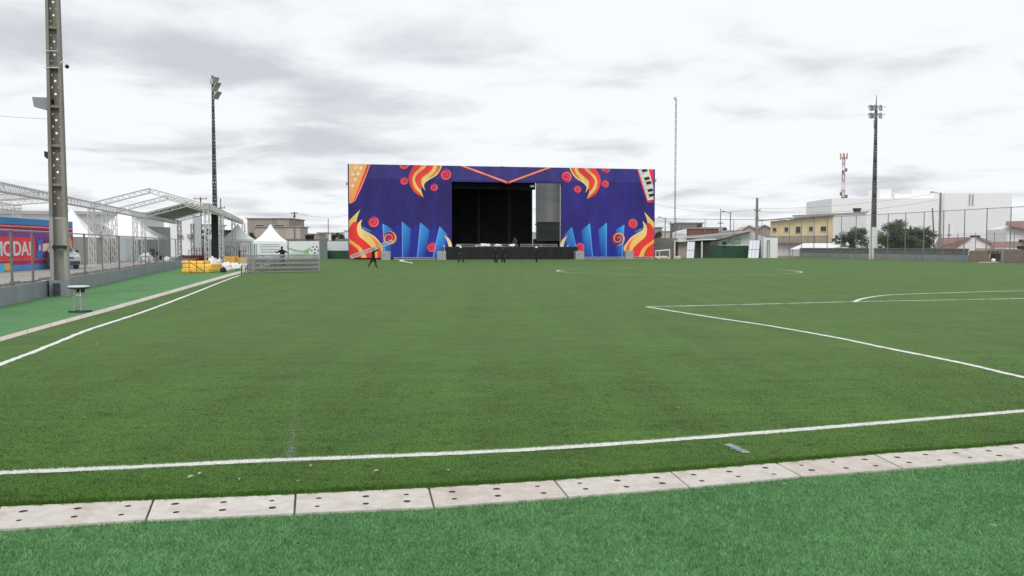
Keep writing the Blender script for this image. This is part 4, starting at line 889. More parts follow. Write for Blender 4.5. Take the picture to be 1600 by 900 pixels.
bpoly([(479, 390), (483, 388), (482, 395), (479, 399), (477, 395)], 'green_print', .035, 'figure')
bl_ = bpoly(disc(492, 390, 6.3), 'banner_white', .03, 'ball')
mb = MB()
for px in [disc(492, 390, 1.7, 5)] + [[(492 + 4.6 * math.cos(R(90 + 72 * k + 36 + d)) * (1 if d == 0 else 1), 390 - 4.6 * math.sin(R(90 + 72 * k + 36 + d))) for d in (-20, 20)] + [(492 + 6.1 * math.cos(R(90 + 72 * k + 36 + d)), 390 - 6.1 * math.sin(R(90 + 72 * k + 36 + d))) for d in (16, -16)] for k in range(5)]:
    mb.add([bpt(*p, .05) for p in px], [tuple(range(len(px)))])
part(mb, 'ball_patch', ['black_print'], bl_)
mb = MB()
for px in range(450, 478, 4):
    mb.add([bpt(px, 395, .03), bpt(px + 2.2, 395, .03), bpt(px + 2.2, 399.5, .03), bpt(px, 399.5, .03)], [(0, 1, 2, 3)])
part(mb, 'small_print', ['grey_print'], bn)
mb = MB()
for py in (381, 384.5, 389, 393):
    mb.add([bpt(407, py, .03), bpt(437, py, .03), bpt(437, py + 1.4, .03), bpt(407, py + 1.4, .03)], [(0, 1, 2, 3)])
part(mb, 'faint_lines', ['grey_print'], bn)
quadwall('grey_hoarding', 'narrow grey hoarding panel right of the football banner', 'hoarding', 499.8, 512, 117, 117.5, 0, Z(376, 117), 'hoarding', .1)
a = Vector((X(512.3, 119), 119, 0)); b = Vector((X(552, 119), 119, 0)); gw = thing('two_tone_wall', 'wall white above and dark green below at the left end of the stage', 'wall', a)
mb = MB(); mb.wall(a, b, Z(391.5, 119), Z(377, 119), .15, back=1.0); part(mb, 'white_upper_wall', ['panel_white'], gw)
mb = MB(); mb.wall(a, b, 0, Z(391.5, 119), .19, back=.9); part(mb, 'green_lower_wall', ['green_panel'], gw)
mb = MB(); mb.wall(G(440, 404.5), G(552, 404.3), 0, .12, .2); solo(mb, 'far_kerb', ['slab'], 'pale kerb along the foot of the far left hoardings', 'kerb', G(440, 404.5))
quadwall('dark_parapet', 'dark long wall just above the football banner', 'wall', 448, 552, 140, 140, 0, Z(373, 140), 'grey_block', .4)
def building(name, label, pxl, pxr, Dl, Dr, ytop, m, depth=10, wins=(), roofm='roof_grey', cat='building', group=None, ybase=None, lip=.25):
    a = Vector((X(pxl, Dl), Dl, 0)); b = Vector((X(pxr, Dr), Dr, 0)); yl, yr = ytop if isinstance(ytop, tuple) else (ytop, ytop)
    t = thing(name, label, cat, a, group); mb = MB(); za, zb = Z(yl, Dl), Z(yr, Dr); mb.wall(a, b, 0, (za, zb), depth, back=1.0); part(mb, 'wall', [m], t)
    d = (b - a).normalized(); n = Vector((-d.y, d.x, 0))
    mb = MB(); mb.wall(a - n * lip - d * lip, b - n * lip + d * lip, min(za, zb) + .003, (za + .2, zb + .2), depth + 2 * lip, back=1.0); mb.v[0].z = mb.v[3].z = za + .003; mb.v[1].z = mb.v[2].z = zb + .003; part(mb, 'roof', [roofm], t)
    for px, py, w_, h_ in wins:
        dd = ray(px, py); o = Vector((0, 0, H)); q = o + dd * ((a - o).dot(n) / dd.dot(n)); window(t, q - n * .01, w_, h_, d, -n)
    return t
building('flat_roof_building', 'upper brown flat-roofed block behind the small white tents', 388, 453, 165, 165, 342, 'brown_render', 12, [(406, 355, 1.5, .9), (436, 355, 1.9, .9)])
building('flat_roof_building', 'lower pink-grey block right of the brown one behind the tent', 400, 470, 158, 158, 355, 'pink_render', 6, [(420, 362, .8, .9)])
building('small_house', 'dark blue-grey roofed house between the canopy columns', 340, 366, 150, 150, 361, 'dark_grey_paint', 6, roofm='dark_grey_paint')
building('small_house', 'pale low house seen left of the dark pole', 303, 335, 150, 150, 352, 'white_stained', 6)
building('far_house', 'small grey house above the dark parapet, left of the thin mast', 470, 500, 230, 230, 366, 'brown_render', 8, [(480, 371, 1, 1)], group='small far houses beyond the parapet')
building('far_house', 'small pinkish house above the dark parapet behind the thin mast', 497, 514, 240, 240, 364, 'pink_render', 8, group='small far houses beyond the parapet')
building('far_house', 'pale house sliver at the left edge of the stage', 539, 556, 240, 240, 361, 'shed_wall', 8, group='small far houses beyond the parapet')
for lab, px, D_, sx in (('dark drum leftmost on the dark parapet', 481, 139.8, .9), ('dark drum beside the first on the parapet', 488, 139.8, .8), ('black tank by the thin mast on the parapet', 521, 139.8, 1.0)):
    q = Vector((X(px, D_), D_ + .2, Z(373, 140))); mb = MB(); mb.tube(q, q + Vector((0, 0, .55)), sx * .42, sx * .5, 12); mb.tube(q + Vector((0, 0, .55)), q + Vector((0, 0, .7)), sx * .5, sx * .2, 12); solo(mb, 'water_tank', ['black_paint'], lab, 'water tank', q, 'dark tanks on the parapet')
q = Vector((X(516.5, 139), 139, Z(373, 140))); mb = MB(); mb.tube(q - Vector((0, 0, .3)), q + Vector((0, 0, .6)), .25, .25, 10); mb.tube(q + Vector((0, 0, .6)), q + Vector((0, 0, 1.0)), .12, .09, 10); solo(mb, 'gas_bottle', ['white_wall'], 'white upright cylinder at the foot of the thin mast', 'cylinder', q)

# ------------------------------------------------------------------ stacked truss lengths
TS = G(397, 426.5); TE = G(500, 424.5); tn = Vector((-(TE - TS).normalized().y, (TE - TS).normalized().x, 0))
names = ['lowest aluminium truss length of the stack on the pitch edge', 'second aluminium truss length from the bottom of the stack', 'third aluminium truss length up, under the top one', 'topmost aluminium truss length of the stack, in front of the person in black']
for k in range(4):
    mb = MB(); z = .17 + k * .305; mb.truss(TS + tn * .2 + Vector((0, 0, z)), TE + tn * .2 + Vector((0, 0, z)), .255, .032, .30, rd=.018)
    for o_ in (.62, 1.04): mb.truss(TS + tn * o_ + Vector((0, 0, z)), TE + tn * o_ + Vector((0, 0, z)), .255, .03, .34, rd=.016)
    solo(mb, 'truss_length', ['alu_dull'], names[k], 'truss', TS + Vector((0, 0, z - .17)), 'stacked aluminium truss lengths')
q = TS + tn * 2.6
sc = thing('crowd_barrier', 'upright silver barrier panel behind the left end of the truss stack', 'barrier', q)
for k in range(6): mb = MB(); e = q + (TE - TS).normalized() * (k * .12); mb.tube((e.x, e.y, 0), (e.x, e.y, 2.0), .025, .025, 6); part(mb, 'upright', ['alu'], sc)
mb = MB(); e = q + (TE - TS).normalized() * .6
for z in (.1, 1.3, 2.0): mb.tube((q.x, q.y, z), (e.x, e.y, z), .025, .025, 6)
part(mb, 'cross_bar', ['alu'], sc)
q = G(377, 431); mb = MB(); mb.tube((q.x, q.y, 0), (q.x + .04, q.y, .62), .035, .035, 8); mb.tube((q.x - .02, q.y, 0), (q.x - .02, q.y, .03), .12, .12, 10); mb.box((q.x + .04, q.y, .60), (.08, .08, .06)); solo(mb, 'short_post', ['wood_dark'], 'short brown post beside the touchline end', 'post', q)

# ------------------------------------------------------------------ the stage
SD0, SD1 = 112.0, 120.0
SA = Vector((X(545, SD0), SD0, 0)); SB = Vector((X(1022, SD1), SD1, 0)); se = (SB - SA).normalized(); sn = Vector((se.y, -se.x, 0)); SL = (SB - SA).length
ZT = Z(256, SD0)
def fac(px, py):
    d = ray(px, py); o = Vector((0, 0, H)); t = (SA - o).dot(sn) / d.dot(sn); p = o + d * t; return ((p - SA).dot(se), p.z)
stg = thing('concert_stage', 'big blue-purple stage with printed flames and a black open middle', 'stage', (SA + SB) / 2)
sOL = fac(706, 330)[0]; sOR = fac(878, 330)[0]; zO = fac(790, 285)[1]; zB = fac(600, 402.5)[1]
BASE = (41, 34, 100); KP = 1.38
def lin(c):
    q = [x * KP for x in s2l(c)]; m_ = max(q); k_ = min(1, .90 / m_); return tuple(x * k_ for x in q)
class Print(MB):
    def panel(s, s0, s1, z0, z1, th=.5, n=8):
        for i in range(n):
            a0 = s0 + (s1 - s0) * i / n; a1 = s0 + (s1 - s0) * (i + 1) / n
            c0 = lin(tuple(x + random.uniform(-2, 2) for x in BASE)); c1 = lin(tuple(x + random.uniform(-2, 3) for x in BASE))
            p = [SA + se * a0, SA + se * a1]
            s.add([p[0] + Vector((0, 0, z0)), p[1] + Vector((0, 0, z0)), p[1] + Vector((0, 0, z1)), p[0] + Vector((0, 0, z1))], [(0, 1, 2, 3)], [c0, c1, c1, c0])
        zs = zO + .25       # upper cloth strip joins the lower one here
        for i in range(n):
            a0 = s0 + (s1 - s0) * i / n; a1 = s0 + (s1 - s0) * (i + 1) / n; k = random.uniform(.97, 1.04)
            p = [SA + se * a0 + sn * .006, SA + se * a1 + sn * .006]; c0 = lin((BASE[0] + 9, BASE[1] + 12, BASE[2] + 8)); c0 = tuple(x * k for x in c0)
            s.add([p[0] + Vector((0, 0, zs)), p[1] + Vector((0, 0, zs)), p[1] + Vector((0, 0, z1)), p[0] + Vector((0, 0, z1))], [(0, 1, 2, 3)], [c0] * 4)
        q0 = SA + se * s0; q1 = SA + se * s1; bk = -sn * th
        vs = [q0 + Vector((0, 0, z0)), q1 + Vector((0, 0, z0)), q1 + Vector((0, 0, z1)), q0 + Vector((0, 0, z1))]; vs += [v + bk for v in vs]; g = lin((40, 34, 70))
        s.add(vs, [(7, 6, 5, 4), (0, 4, 5, 1), (1, 5, 6, 2), (2, 6, 7, 3), (3, 7, 4, 0)], [g] * 8)
    def shape(s, pts, cols, off, raw=False, mir=False, lay=None):
        sz = pts if raw else [fac(*p) for p in pts]
        if mir: sz = [(SL - a, b) for a, b in sz]
        if isinstance(cols[0], (int, float)): cols = [cols] * len(sz)
        pg = [(a, b, *c) for (a, b), c in zip(sz, cols)]
        for ax_, lim, sg_ in ((1, ZT - .02, 1), (0, SL - .02, 1), (0, .02, -1)):
            res = []
            for i in range(len(pg)):
                p_, q_ = pg[i], pg[(i + 1) % len(pg)]; ip, iq = (lim - p_[ax_]) * sg_ >= 0, (lim - q_[ax_]) * sg_ >= 0
                if ip: res.append(p_)
                if ip != iq: k_ = (lim - p_[ax_]) / (q_[ax_] - p_[ax_]); res.append(tuple(x + (y - x) * k_ for x, y in zip(p_, q_)))
            pg = res
        if len(pg) < 3: return
        sz = [(p_[0], p_[1]) for p_ in pg]; cols = [p_[2:] for p_ in pg]
        vs = [SA + se * a + Vector((0, 0, b)) + sn * off for a, b in sz]; f = tuple(range(len(vs)))
        s.add(vs, [f], [lin(c) for c in cols])
    def ribbon(s, la, lb, c0, c1, off, mir=False, k=6, cb0=None, cb1=None):
        """band between two edges, colour c0 -> c1 along it"""
        a = spline(la, k); b = spline(lb, k); n = min(len(a), len(b)); vs = []; cs = []
        for i in range(n):
            t = i / (n - 1); ia = a[int(round(t * (len(a) - 1)))]; ib = b[int(round(t * (len(b) - 1)))]
            for q, (k0, k1) in ((ia, (c0, c1)), (ib, (cb0 or c0, cb1 or c1))):
                u, z = fac(*q)
                if mir: u = SL - u
                u = min(max(u, .02), SL - .02); z = min(z, ZT - .02); vs.append(SA + se * u + Vector((0, 0, z)) + sn * off); cs.append(lin(tuple(x + (y - x) * t for x, y in zip(k0, k1))))
        s.add(vs, [(2 * i, 2 * i + 1, 2 * i + 3, 2 * i + 2) for i in range(n - 1)], cs)
    def swirl(s, px, py, r, mir=False, outer=(225, 110, 105), edge=False, hand=1):
        u, z = fac(px, py); rr = r / F * 113.0; P_ = []
        if mir: u = SL - u; hand = -hand
        def clampp(q): return (min(max(q[0], .02), SL - .02), min(q[1], ZT - .02))
        s.shape([clampp((u + rr * math.cos(t) * .98, z + rr * math.sin(t))) for t in [2 * math.pi * i / 24 for i in range(24)]], (168, 40, 80), .02, True)
        s.shape([clampp((u + rr * 1.2 * math.cos(t), z + rr * 1.2 * math.sin(t))) for t in [2 * math.pi * i / 24 for i in range(24)]], (88, 34, 84), .014, True)
        n = 46; vs = []; cs = []
        for i in range(n):
            t = i / (n - 1); a = hand * (t * 2 * math.pi * 1.9 + 2.4); ra = rr * (.12 + 1.0 * t); wv = rr * .12 * (.5 + t * .9) * (1 if t < .85 else max(.05, (1 - t) / .15))
            for d in (-1, 1):
                q = clampp((u + (ra + d * wv) * math.cos(a), z + (ra + d * wv) * math.sin(a))); vs.append(SA + se * q[0] + Vector((0, 0, q[1])) + sn * .04)
                cs.append(lin(tuple(x + (y - x) * t for x, y in zip((215, 60, 80), (240, 190, 90) if edge else outer))))
        s.add(vs, [(2 * i, 2 * i + 1, 2 * i + 3, 2 * i + 2) for i in range(n - 1)], cs)
        s.shape([clampp((u + rr * .2 * math.cos(t), z + rr * .2 * math.sin(t))) for t in [2 * math.pi * i / 12 for i in range(12)]], (200, 40, 70), .05, True)
RED = (205, 48, 50); REDD = (185, 35, 45); YEL = (236, 186, 92); YELL = (243, 218, 160); ORA = (215, 110, 45); TAN = (225, 150, 70); PINK = (230, 110, 100)
def C5(*p): return [(620 + a / 11.25, 245 + b / 11.25) for a, b in p]
def C4(*p): return [(540 + a / 9, 325 + b / 9) for a, b in p]
def C3(*p): return [(540 + a / 10, 250 + b / 10) for a, b in p]
def flames(pr, mir):
    # hanging flame at the top: red body, two yellow tongues
    pr.ribbon(C5((330, 115), (240, 250), (205, 380), (240, 520), (330, 640), (470, 715)), C5((800, 115), (770, 220), (690, 330), (560, 410), (490, 470), (430, 560), (470, 715)), (200, 55, 60), (215, 70, 50), .030, mir)
    pr.ribbon(C5((470, 115), (390, 210), (300, 300), (270, 400), (300, 530), (400, 640), (470, 715)), C5((545, 115), (500, 190), (400, 270), (335, 340), (320, 420), (370, 530), (425, 590), (470, 715)), (238, 160, 90), YEL, .060, mir, cb0=(240, 190, 110), cb1=YELL)
    pr.ribbon(C5((650, 115), (620, 220), (520, 310), (440, 380), (430, 450), (450, 530), (505, 600)), C5((800, 115), (770, 220), (690, 330), (560, 410), (490, 470), (480, 530), (505, 600)), YEL, (235, 200, 90), .065, mir, cb0=YELL, cb1=YELL)
    pr.ribbon(C5((715, 115), (690, 220), (620, 310), (560, 370)), C5((778, 115), (748, 220), (660, 325), (565, 375)), (190, 70, 45), (215, 150, 60), .090, mir)
    # rising flame in the lower corner
    pr.shape([(545.2, 352)] + C4((110, 205), (165, 185), (160, 270), (185, 370), (250, 440), (330, 510), (420, 580), (480, 650), (500, 702)) + [(545.2, 403)], RED, .030, mir=mir)
    pr.ribbon([(545.2, 345), (551, 339)] + C4((150, 75), (205, 22)), [(545.2, 356)] + C4((105, 205), (150, 185), (165, 130), (205, 22)), (235, 190, 80), (245, 220, 150), .060, mir)
    pr.ribbon(C4((235, 160), (180, 210), (160, 290), (185, 390), (250, 450), (330, 520), (390, 590), (420, 702)), C4((235, 160), (215, 230), (240, 300), (330, 350), (420, 410), (480, 480), (530, 560), (515, 702)), (240, 225, 150), (238, 175, 80), .065, mir, cb0=YELL, cb1=(240, 190, 130))
    pr.ribbon(C4((300, 365), (385, 450), (440, 560), (450, 702)), C4((350, 382), (440, 460), (490, 560), (500, 702)), (215, 160, 60), (205, 60, 45), .090, mir)
    pr.ribbon([(545.2, 379)] + C4((150, 560), (200, 640), (225, 702)), [(545.2, 373)] + C4((130, 490), (210, 550), (262, 620), (295, 702)), (240, 170, 80), (238, 190, 100), .060, mir)
    # small licks by the opening
    pr.ribbon(C4((1385, 385), (1425, 460), (1450, 550)), C4((1385, 385), (1450, 425), (1490, 500), (1497, 550)), YEL, (240, 235, 210), .060, mir)
    pr.ribbon(C4((1360, 510), (1390, 560), (1380, 612)), C4((1360, 510), (1405, 550), (1425, 612)), (240, 220, 190), (240, 230, 210), .060, mir)
    for a in ((583.3, 347.2, 7.5), (673.9, 386.7, 7), (696, 273, 8), (677.8, 293, 5.5), (631, 283, 5.6), (630.7, 256, 8)): pr.swirl(*a, mir=mir)
    pr.swirl(608.3, 372.2, 10, mir=mir, edge=True)
def bellows(pr, mir):
    DB, LB, MBl = (34, 40, 130), (42, 135, 195), (32, 66, 165)
    zz_ = C4((235, 262), (370, 322), (520, 218), (650, 292), (795, 190), (920, 292), (1052, 202), (1182, 312), (1322, 257), (1432, 372), (1480, 480))
    bot = [(p[0], 402.3) for p in zz_]; vs = zz_ + bot[::-1]; n = len(zz_)
    for i in range(n - 1): pr.shape([zz_[i], zz_[i + 1], bot[i + 1], bot[i]], [(40, 40, 125), (40, 40, 125), (34, 44, 142), (34, 44, 142)], .012, mir=mir)
    def fold(tl_, tr, br, bl, hl=True):
        pr.shape([C4(tl_)[0], C4(tr)[0], C4(br)[0], C4(bl)[0]], [(52, 145, 205), (42, 95, 175), DB, (36, 80, 180)], .020, mir=mir)
        if hl: a, b = C4(tl_)[0], C4(bl)[0]; pr.shape([(a[0] - .2, a[1] + 1), (a[0] + 1.5, a[1] + 1), (b[0] + 1.5, b[1]), (b[0] - .2, b[1])], [(95, 165, 225), (85, 155, 220), (90, 150, 225), (90, 150, 225)], .026, mir=mir)
    fold((238, 262), (370, 322), (340, 345), (262, 335), False); fold((520, 218), (650, 292), (640, 702), (548, 702)); fold((792, 190), (918, 292), (890, 702), (795, 702)); fold((1050, 202), (1182, 312), (1120, 702), (1003, 702)); fold((1320, 257), (1432, 372), (1380, 702), (1222, 702))
# left panel
pr = Print(); pr.panel(0, sOL, zB, ZT)
pr.shape([(545.3, 256.3)] + C3((393, 60), (290, 330), (150, 640), (85, 680)) + [(545.3, 318)], [(228, 190, 120), (225, 170, 90), (222, 140, 70), (225, 140, 80), (230, 150, 90), (230, 150, 90)], .030)
pr.ribbon(C3((345, 58), (240, 330), (122, 640)), C3((393, 58), (292, 330), (150, 645)), (190, 60, 50), (205, 70, 70), .050)
pr.ribbon(C3((372, 58), (270, 330), (140, 640)), C3((393, 58), (292, 330), (150, 645)), (225, 140, 130), (225, 130, 130), .070)
for a in ((155, 130), (240, 130), (110, 230), (195, 220), (150, 310), (110, 405)):
    p = C3(a)[0]; pr.shape(disc(p[0], p[1], 3.0, 14), (215, 170, 150), .05); pr.shape(disc(p[0] + .2, p[1] - .3, 2.3, 12), (240, 222, 215), .07)
bellows(pr, False); flames(pr, False); part(pr, 'printed_panel', ['print_cloth'], stg, 'left printed panel with tan corner and six pearl buttons')
# right panel
BASE = (44, 37, 112)
pr = Print(); pr.panel(sOR, SL, zB, ZT); bellows(pr, True); flames(pr, True)
def C6(*p): return [(860 + a / 9, 245 + b / 9) for a, b in p]
pr.shape(C6((1195, 120), (1447, 120), (1447, 640), (1370, 652), (1330, 560), (1260, 330)), (200, 52, 68), .03)
pr.shape(C6((1215, 120), (1365, 120), (1447, 420), (1447, 600), (1365, 615)), (226, 218, 212), .05)
pr.shape(C6((1365, 120), (1447, 120), (1447, 410)), (205, 50, 65), .07)
for cx__, cy__ in ((1310, 135), (1330, 192), (1362, 305), (1388, 365), (1410, 470), (1425, 538)):
    pr.shape(C6((cx__ - 48, cy__ - 8), (cx__ + 22, cy__ - 24), (cx__ + 36, cy__ + 8), (cx__ - 36, cy__ + 26)), (28, 28, 30), .09)
for k in range(8):
    y0 = 190 + k * 56; xx = 1232 + (y0 - 190) * .30; pr.shape(C6((xx, y0), (xx + 110, y0 - 28), (xx + 110, y0 - 24), (xx, y0 + 4)), (150, 140, 140), .06)
part(pr, 'printed_panel', ['print_cloth'], stg, 'right printed panel with piano keys in its upper corner')
# header
BASE = (46, 38, 104)
pr = Print(); pr.panel(sOL + .01, sOR - .01, zO, ZT)
def C7(*p): return [(690 + a / 8, 245 + b / 8) for a, b in p]
for a, b in (((165, 78), (822, 322)), ((1485, 84), (832, 322))):
    A2, B2 = C7(a)[0], C7(b)[0]; A2 = (A2[0] - (B2[0] - A2[0]) * .12, A2[1] - (B2[1] - A2[1]) * .12); d = Vector((B2[0] - A2[0], B2[1] - A2[1])).normalized(); n = Vector((-d.y, d.x))
    for wq, col, off in ((2.5, (110, 40, 75), .02), (1.75, (190, 58, 58), .03), (.9, (200, 110, 95), .04)):
        pr.shape([(A2[0] + n.x * wq, A2[1] + n.y * wq), (B2[0] + n.x * wq, B2[1] + n.y * wq), (B2[0] - n.x * wq, B2[1] - n.y * wq), (A2[0] - n.x * wq, A2[1] - n.y * wq)], col, off)
    for k in range(44):
        t = .10 + .88 * k / 44; x_, y_ = A2[0] + (B2[0] - A2[0]) * t, A2[1] + (B2[1] - A2[1]) * t
        if y_ > 258.5: pr.shape(disc(x_, y_, .80, 8), (248, 225, 210), .055)
part(pr, 'printed_header', ['print_cloth'], stg, 'printed header strip with two slanting red bands of lights')
# black interior, deck, apron
def SP(s_, d, z=0.0): q = SA + se * s_ - sn * d; return Vector((q.x, q.y, z))       # d metres behind the front
def SPx(px, d):
    dd = ray(px, 384); o = Vector((0, 0, H)); A2_ = SA - sn * d; t_ = (A2_ - o).dot(sn) / dd.dot(sn); p = o + dd * t_; return (p - SA).dot(se)
sR1 = SPx(833.5, 9)
ZD = 1.72
mb = MB(); mb.wall(SP(sOL - .6, 9), SP(sR1 - .2, 9), ZD, ZT - .4, .2); part(mb, 'back_drape', ['black_cloth'], stg)
mb = MB(); mb.wall(SP(sOL - .7, .6), SP(sOL - .7, 9.1), .2, ZT - .4, .2); part(mb, 'side_drape', ['black_cloth'], stg)
mb = MB(); mb.add([SP(sOL - .8, .55, ZT - .5), SP(SPx(838, .55), .55, ZT - .5), SP(sR1 + .2, 9.2, ZT - .5), SP(sOL - .8, 9.2, ZT - .5), SP(sOL - .8, .55, ZT - .3), SP(SPx(838, .55), .55, ZT - .3), SP(sR1 + .2, 9.2, ZT - .3), SP(sOL - .8, 9.2, ZT - .3)], [(0, 1, 2, 3), (7, 6, 5, 4), (0, 4, 5, 1), (1, 5, 6, 2), (2, 6, 7, 3), (3, 7, 4, 0)]); part(mb, 'roof', ['black_cloth'], stg)
mb = MB(); mb.wall(SP(sOL - .5, 1.0), SP(SPx(836, 1.0), 1.0), zO - .9, zO + .5, .15); part(mb, 'border_drape', ['black_cloth'], stg)
for s_ in (sOL + 4.9, sOL + 9.5): mb = MB(); mb.truss(SP(s_, 8.3, ZD), SP(s_, 8.3, ZT - .6), .3, .025, .5); part(mb, 'inner_tower', ['deck'], stg)
mb = MB(); a, b = SP(sOL - .4, 4.5), SP(sOR + .4, 4.5); mb.wall(a, b, ZD - .2, ZD, 10, back=.5); part(mb, 'deck', ['deck'], stg)
# skirted front apron
sk0, sk1 = fac(695, 400)[0], fac(897, 400)[0]
mb = MB(); k = 120
vs = []; fs = []
for i in range(k + 1):
    q = SP(sk0 + (sk1 - sk0) * i / k, -2.0 + .05 * math.sin(i * 1.7) + random.uniform(-.02, .02)); vs += [Vector((q.x, q.y, .02)), Vector((q.x, q.y, ZD))]
fs = [(2 * i, 2 * i + 2, 2 * i + 3, 2 * i + 1) for i in range(k)]; mb.add(vs, fs)
for s_ in (sk0, sk1): mb.add([SP(s_, -2, .02), SP(s_, -.05, .02), SP(s_, -.05, ZD), SP(s_, -2, ZD)], [(0, 1, 2, 3)])
part(mb, 'skirt', ['skirt'], stg)
mb = MB(); a, b = SP(sk0, -1), SP(sk1, -1); mb.wall(a, b, ZD - .15, ZD + .012, 1.96, back=.5); part(mb, 'apron_deck', ['deck'], stg)
# translucent scrim in the right wing
mb = MB(); a, b = SP(SPx(837.0, 4.6), 4.6), SP(SPx(877.6, .7), .7)
mb.add([Vector((a.x, a.y, Z(374.5, 118))), Vector((b.x, b.y, Z(375, 117))), Vector((b.x, b.y, ZT - .7)), Vector((a.x, a.y, ZT - 1.0))], [(0, 1, 2, 3)]); part(mb, 'scrim', ['scrim'], stg, 'grey see-through scrim in the right wing')
mb = MB(); a, b = W(836, 350.5, 124), W(878, 359, 122); mb.tube(a, b, .09, .09, 6); part(mb, 'roof_tube', ['alu'], stg)
mb = MB(); b = SP(sOR - .02, .3); mb.truss(Vector((b.x, b.y, ZD)), Vector((b.x, b.y, ZT - .8)), .3, .03, .4); part(mb, 'wing_tower', ['alu'], stg)
mb = MB(); q = W(832, 291, 117.5); mb.box(q, (.5, .3, .25)); mb.box(q + Vector((.5, 0, .1)), (.4, .2, .15)); mb.sphere(q + Vector((-.2, -.1, 0)), .18, 8, 5); part(mb, 'stage_lamp', ['alu'], stg)
# added panels standing in for dark buildings and grey ground beyond the scrim
mb = MB(); mb.wall(SP(sR1, 9.2), SP(SPx(839, 9.2), 9.2), ZD - .2, Z(373.5, 127), .2); part(mb, 'rear_dark_panel', ['skirt'], stg)
mb = MB(); mb.wall(SP(SPx(839, 9.2), 9.2), SP(sOR + 2.5, 7.5), Z(375.5, 127), Z(354, 125), .2); part(mb, 'rear_ground_panel', ['hoarding'], stg)  # mid grey stands in for distant ground seen through the scrim
mb = MB(); mb.wall(SP(SPx(839, 9.2), 9.2), SP(sOR + 2.5, 7.5), ZD - .2, Z(375.6, 127), .2); part(mb, 'rear_dark_panel', ['skirt'], stg)  # added dark panel imitates the darkness below the scrim
mb = MB(); mb.wall(SP(SPx(839, 9.2), 9.2), SP(sOR + 2.5, 7.5), Z(353.9, 125), Z(346.5, 125), .2); part(mb, 'rear_dark_band', ['skirt'], stg)
# scaffold behind the panels and gap at the foot
for s_ in (1.5, 6.5, SL - 6.5, SL - 1.5): mb = MB(); mb.truss(SP(s_, 1.4, 0), SP(s_, 1.4, ZT - .4), .5, .035, .6); part(mb, 'rear_tower', ['alu_dull'], stg)
for s0_, s1_ in ((.3, sOL - .3), (sOR + .3, SL - .3)):
    mb = MB(); mb.truss(SP(s0_, .4, .16), SP(s1_, .4, .16), .24, .03, .35); part(mb, 'foot_truss', ['alu_dull'], stg)
    mb = MB(); mb.wall(SP(s0_, .75), SP(s1_, .75), .0, 1.2, .1); part(mb, 'foot_drape', ['black_cloth'], stg)
mb = MB(); c = SP(fac(791, 256)[0], 3.5, ZT - .35); mb.plate(c, se, Vector((0, 0, 1)), -sn, [(1.1 * math.cos(R(a)), .75 * math.sin(R(a))) for a in range(0, 181, 12)], 2.0); part(mb, 'roof_arch', ['alu_dull'], stg)
for s_, z_ in ((0, ZT - 2.6), (SL, fac(1022, 282)[1])): mb = MB(); q = SP(s_, .2, z_); mb.box(q, (.5, .3, .35)); part(mb, 'edge_clamp', ['alu_dull'], stg)

# ballast tanks in cages
def ballast(label, px, py, D_, sz=1.2):
    q = Vector((X(px, D_), D_, 0)); t = thing('ballast_tank', label, 'ballast tank', q, 'caged ballast tanks along the stage foot')
    mb = MB(); mb.box((q.x, q.y, .14 + sz * .42), (sz * .93, sz * .93, sz * .8), .1); mb.tube((q.x, q.y, .14 + sz * .82), (q.x, q.y, .14 + sz * .87), .12, .12, 10); part(mb, 'tank', ['tank_white'], t)
    mb = MB(); mb.box((q.x, q.y, .07), (sz, sz, .13), .1); part(mb, 'pallet', ['alu_dull'], t)
    mb = MB(); ex = Vector((math.cos(.1), math.sin(.1), 0)); ey = Vector((-ex.y, ex.x, 0)); h = sz / 2
    for k in range(6):
        a = -h + sz * k / 5
        for d in (-h, h):
            for p in (ex * a + ey * d, ex * d + ey * a): mb.tube(q + p + Vector((0, 0, .13)), q + p + Vector((0, 0, .13 + sz * .84)), .015, .015, 4)
    for k in range(5):
        z = .16 + sz * .81 * k / 4; cs = [q + ex * a + ey * b + Vector((0, 0, z)) for a, b in ((-h, -h), (h, -h), (h, h), (-h, h))]
        for i in range(4): mb.tube(cs[i], cs[(i + 1) % 4], .015, .015, 4)
    part(mb, 'cage', ['galv'], t); return t
ballast('caged grey tank in front of the left rising flame', 603.5, 405, 109.5); ballast('caged grey tank at the left end of the black skirt', 690, 405, 110)
ballast('caged grey tank at the right end of the black skirt', 905, 405, 113.5); ballast('caged grey tank in front of the right rising flame', 982, 405, 117)
# clutter on the deck: white sheets and short trusses
zc = ZD + .015
labs = [('white crumpled sheet at the far left of the stage deck', 717, .5, .35), ('largest white sheet heap on the stage deck', 757, 1.3, .55), ('white sheet heap right of the largest on the deck', 778, .8, .45), ('small white bundle left of the big heap on the deck', 745, .5, .3), ('grey-white bundle by the figure on the deck', 801, .8, .5)]
for lab, px, sx, sz in labs:
    q = SP(SPx(px, -.5), -.5, zc); o = heap('plastic_bundle', lab, px, 380, 111.6, sx * .62, .4, sz * .55, group='white bundles on the stage deck'); o.location = q
for lab, p0, p1, dd in (('long silver truss lying along the deck, left part', 712, 750, .3), ('silver truss lying mid deck behind the white heaps', 765, 808, .6), ('silver truss lying on the right part of the deck', 812, 845, .2), ('short silver truss at the right end of the deck', 843, 869, .5)):
    a = SP(fac(p0, 380)[0], dd - .9, zc + .17); b = SP(fac(p1, 380)[0], dd - .9, zc + .17); mb = MB(); mb.truss(a, b, .3, .03, .35); solo(mb, 'truss_length', ['alu_dull'], lab, 'truss', a - Vector((0, 0, .17)), 'truss lengths lying on the stage deck')
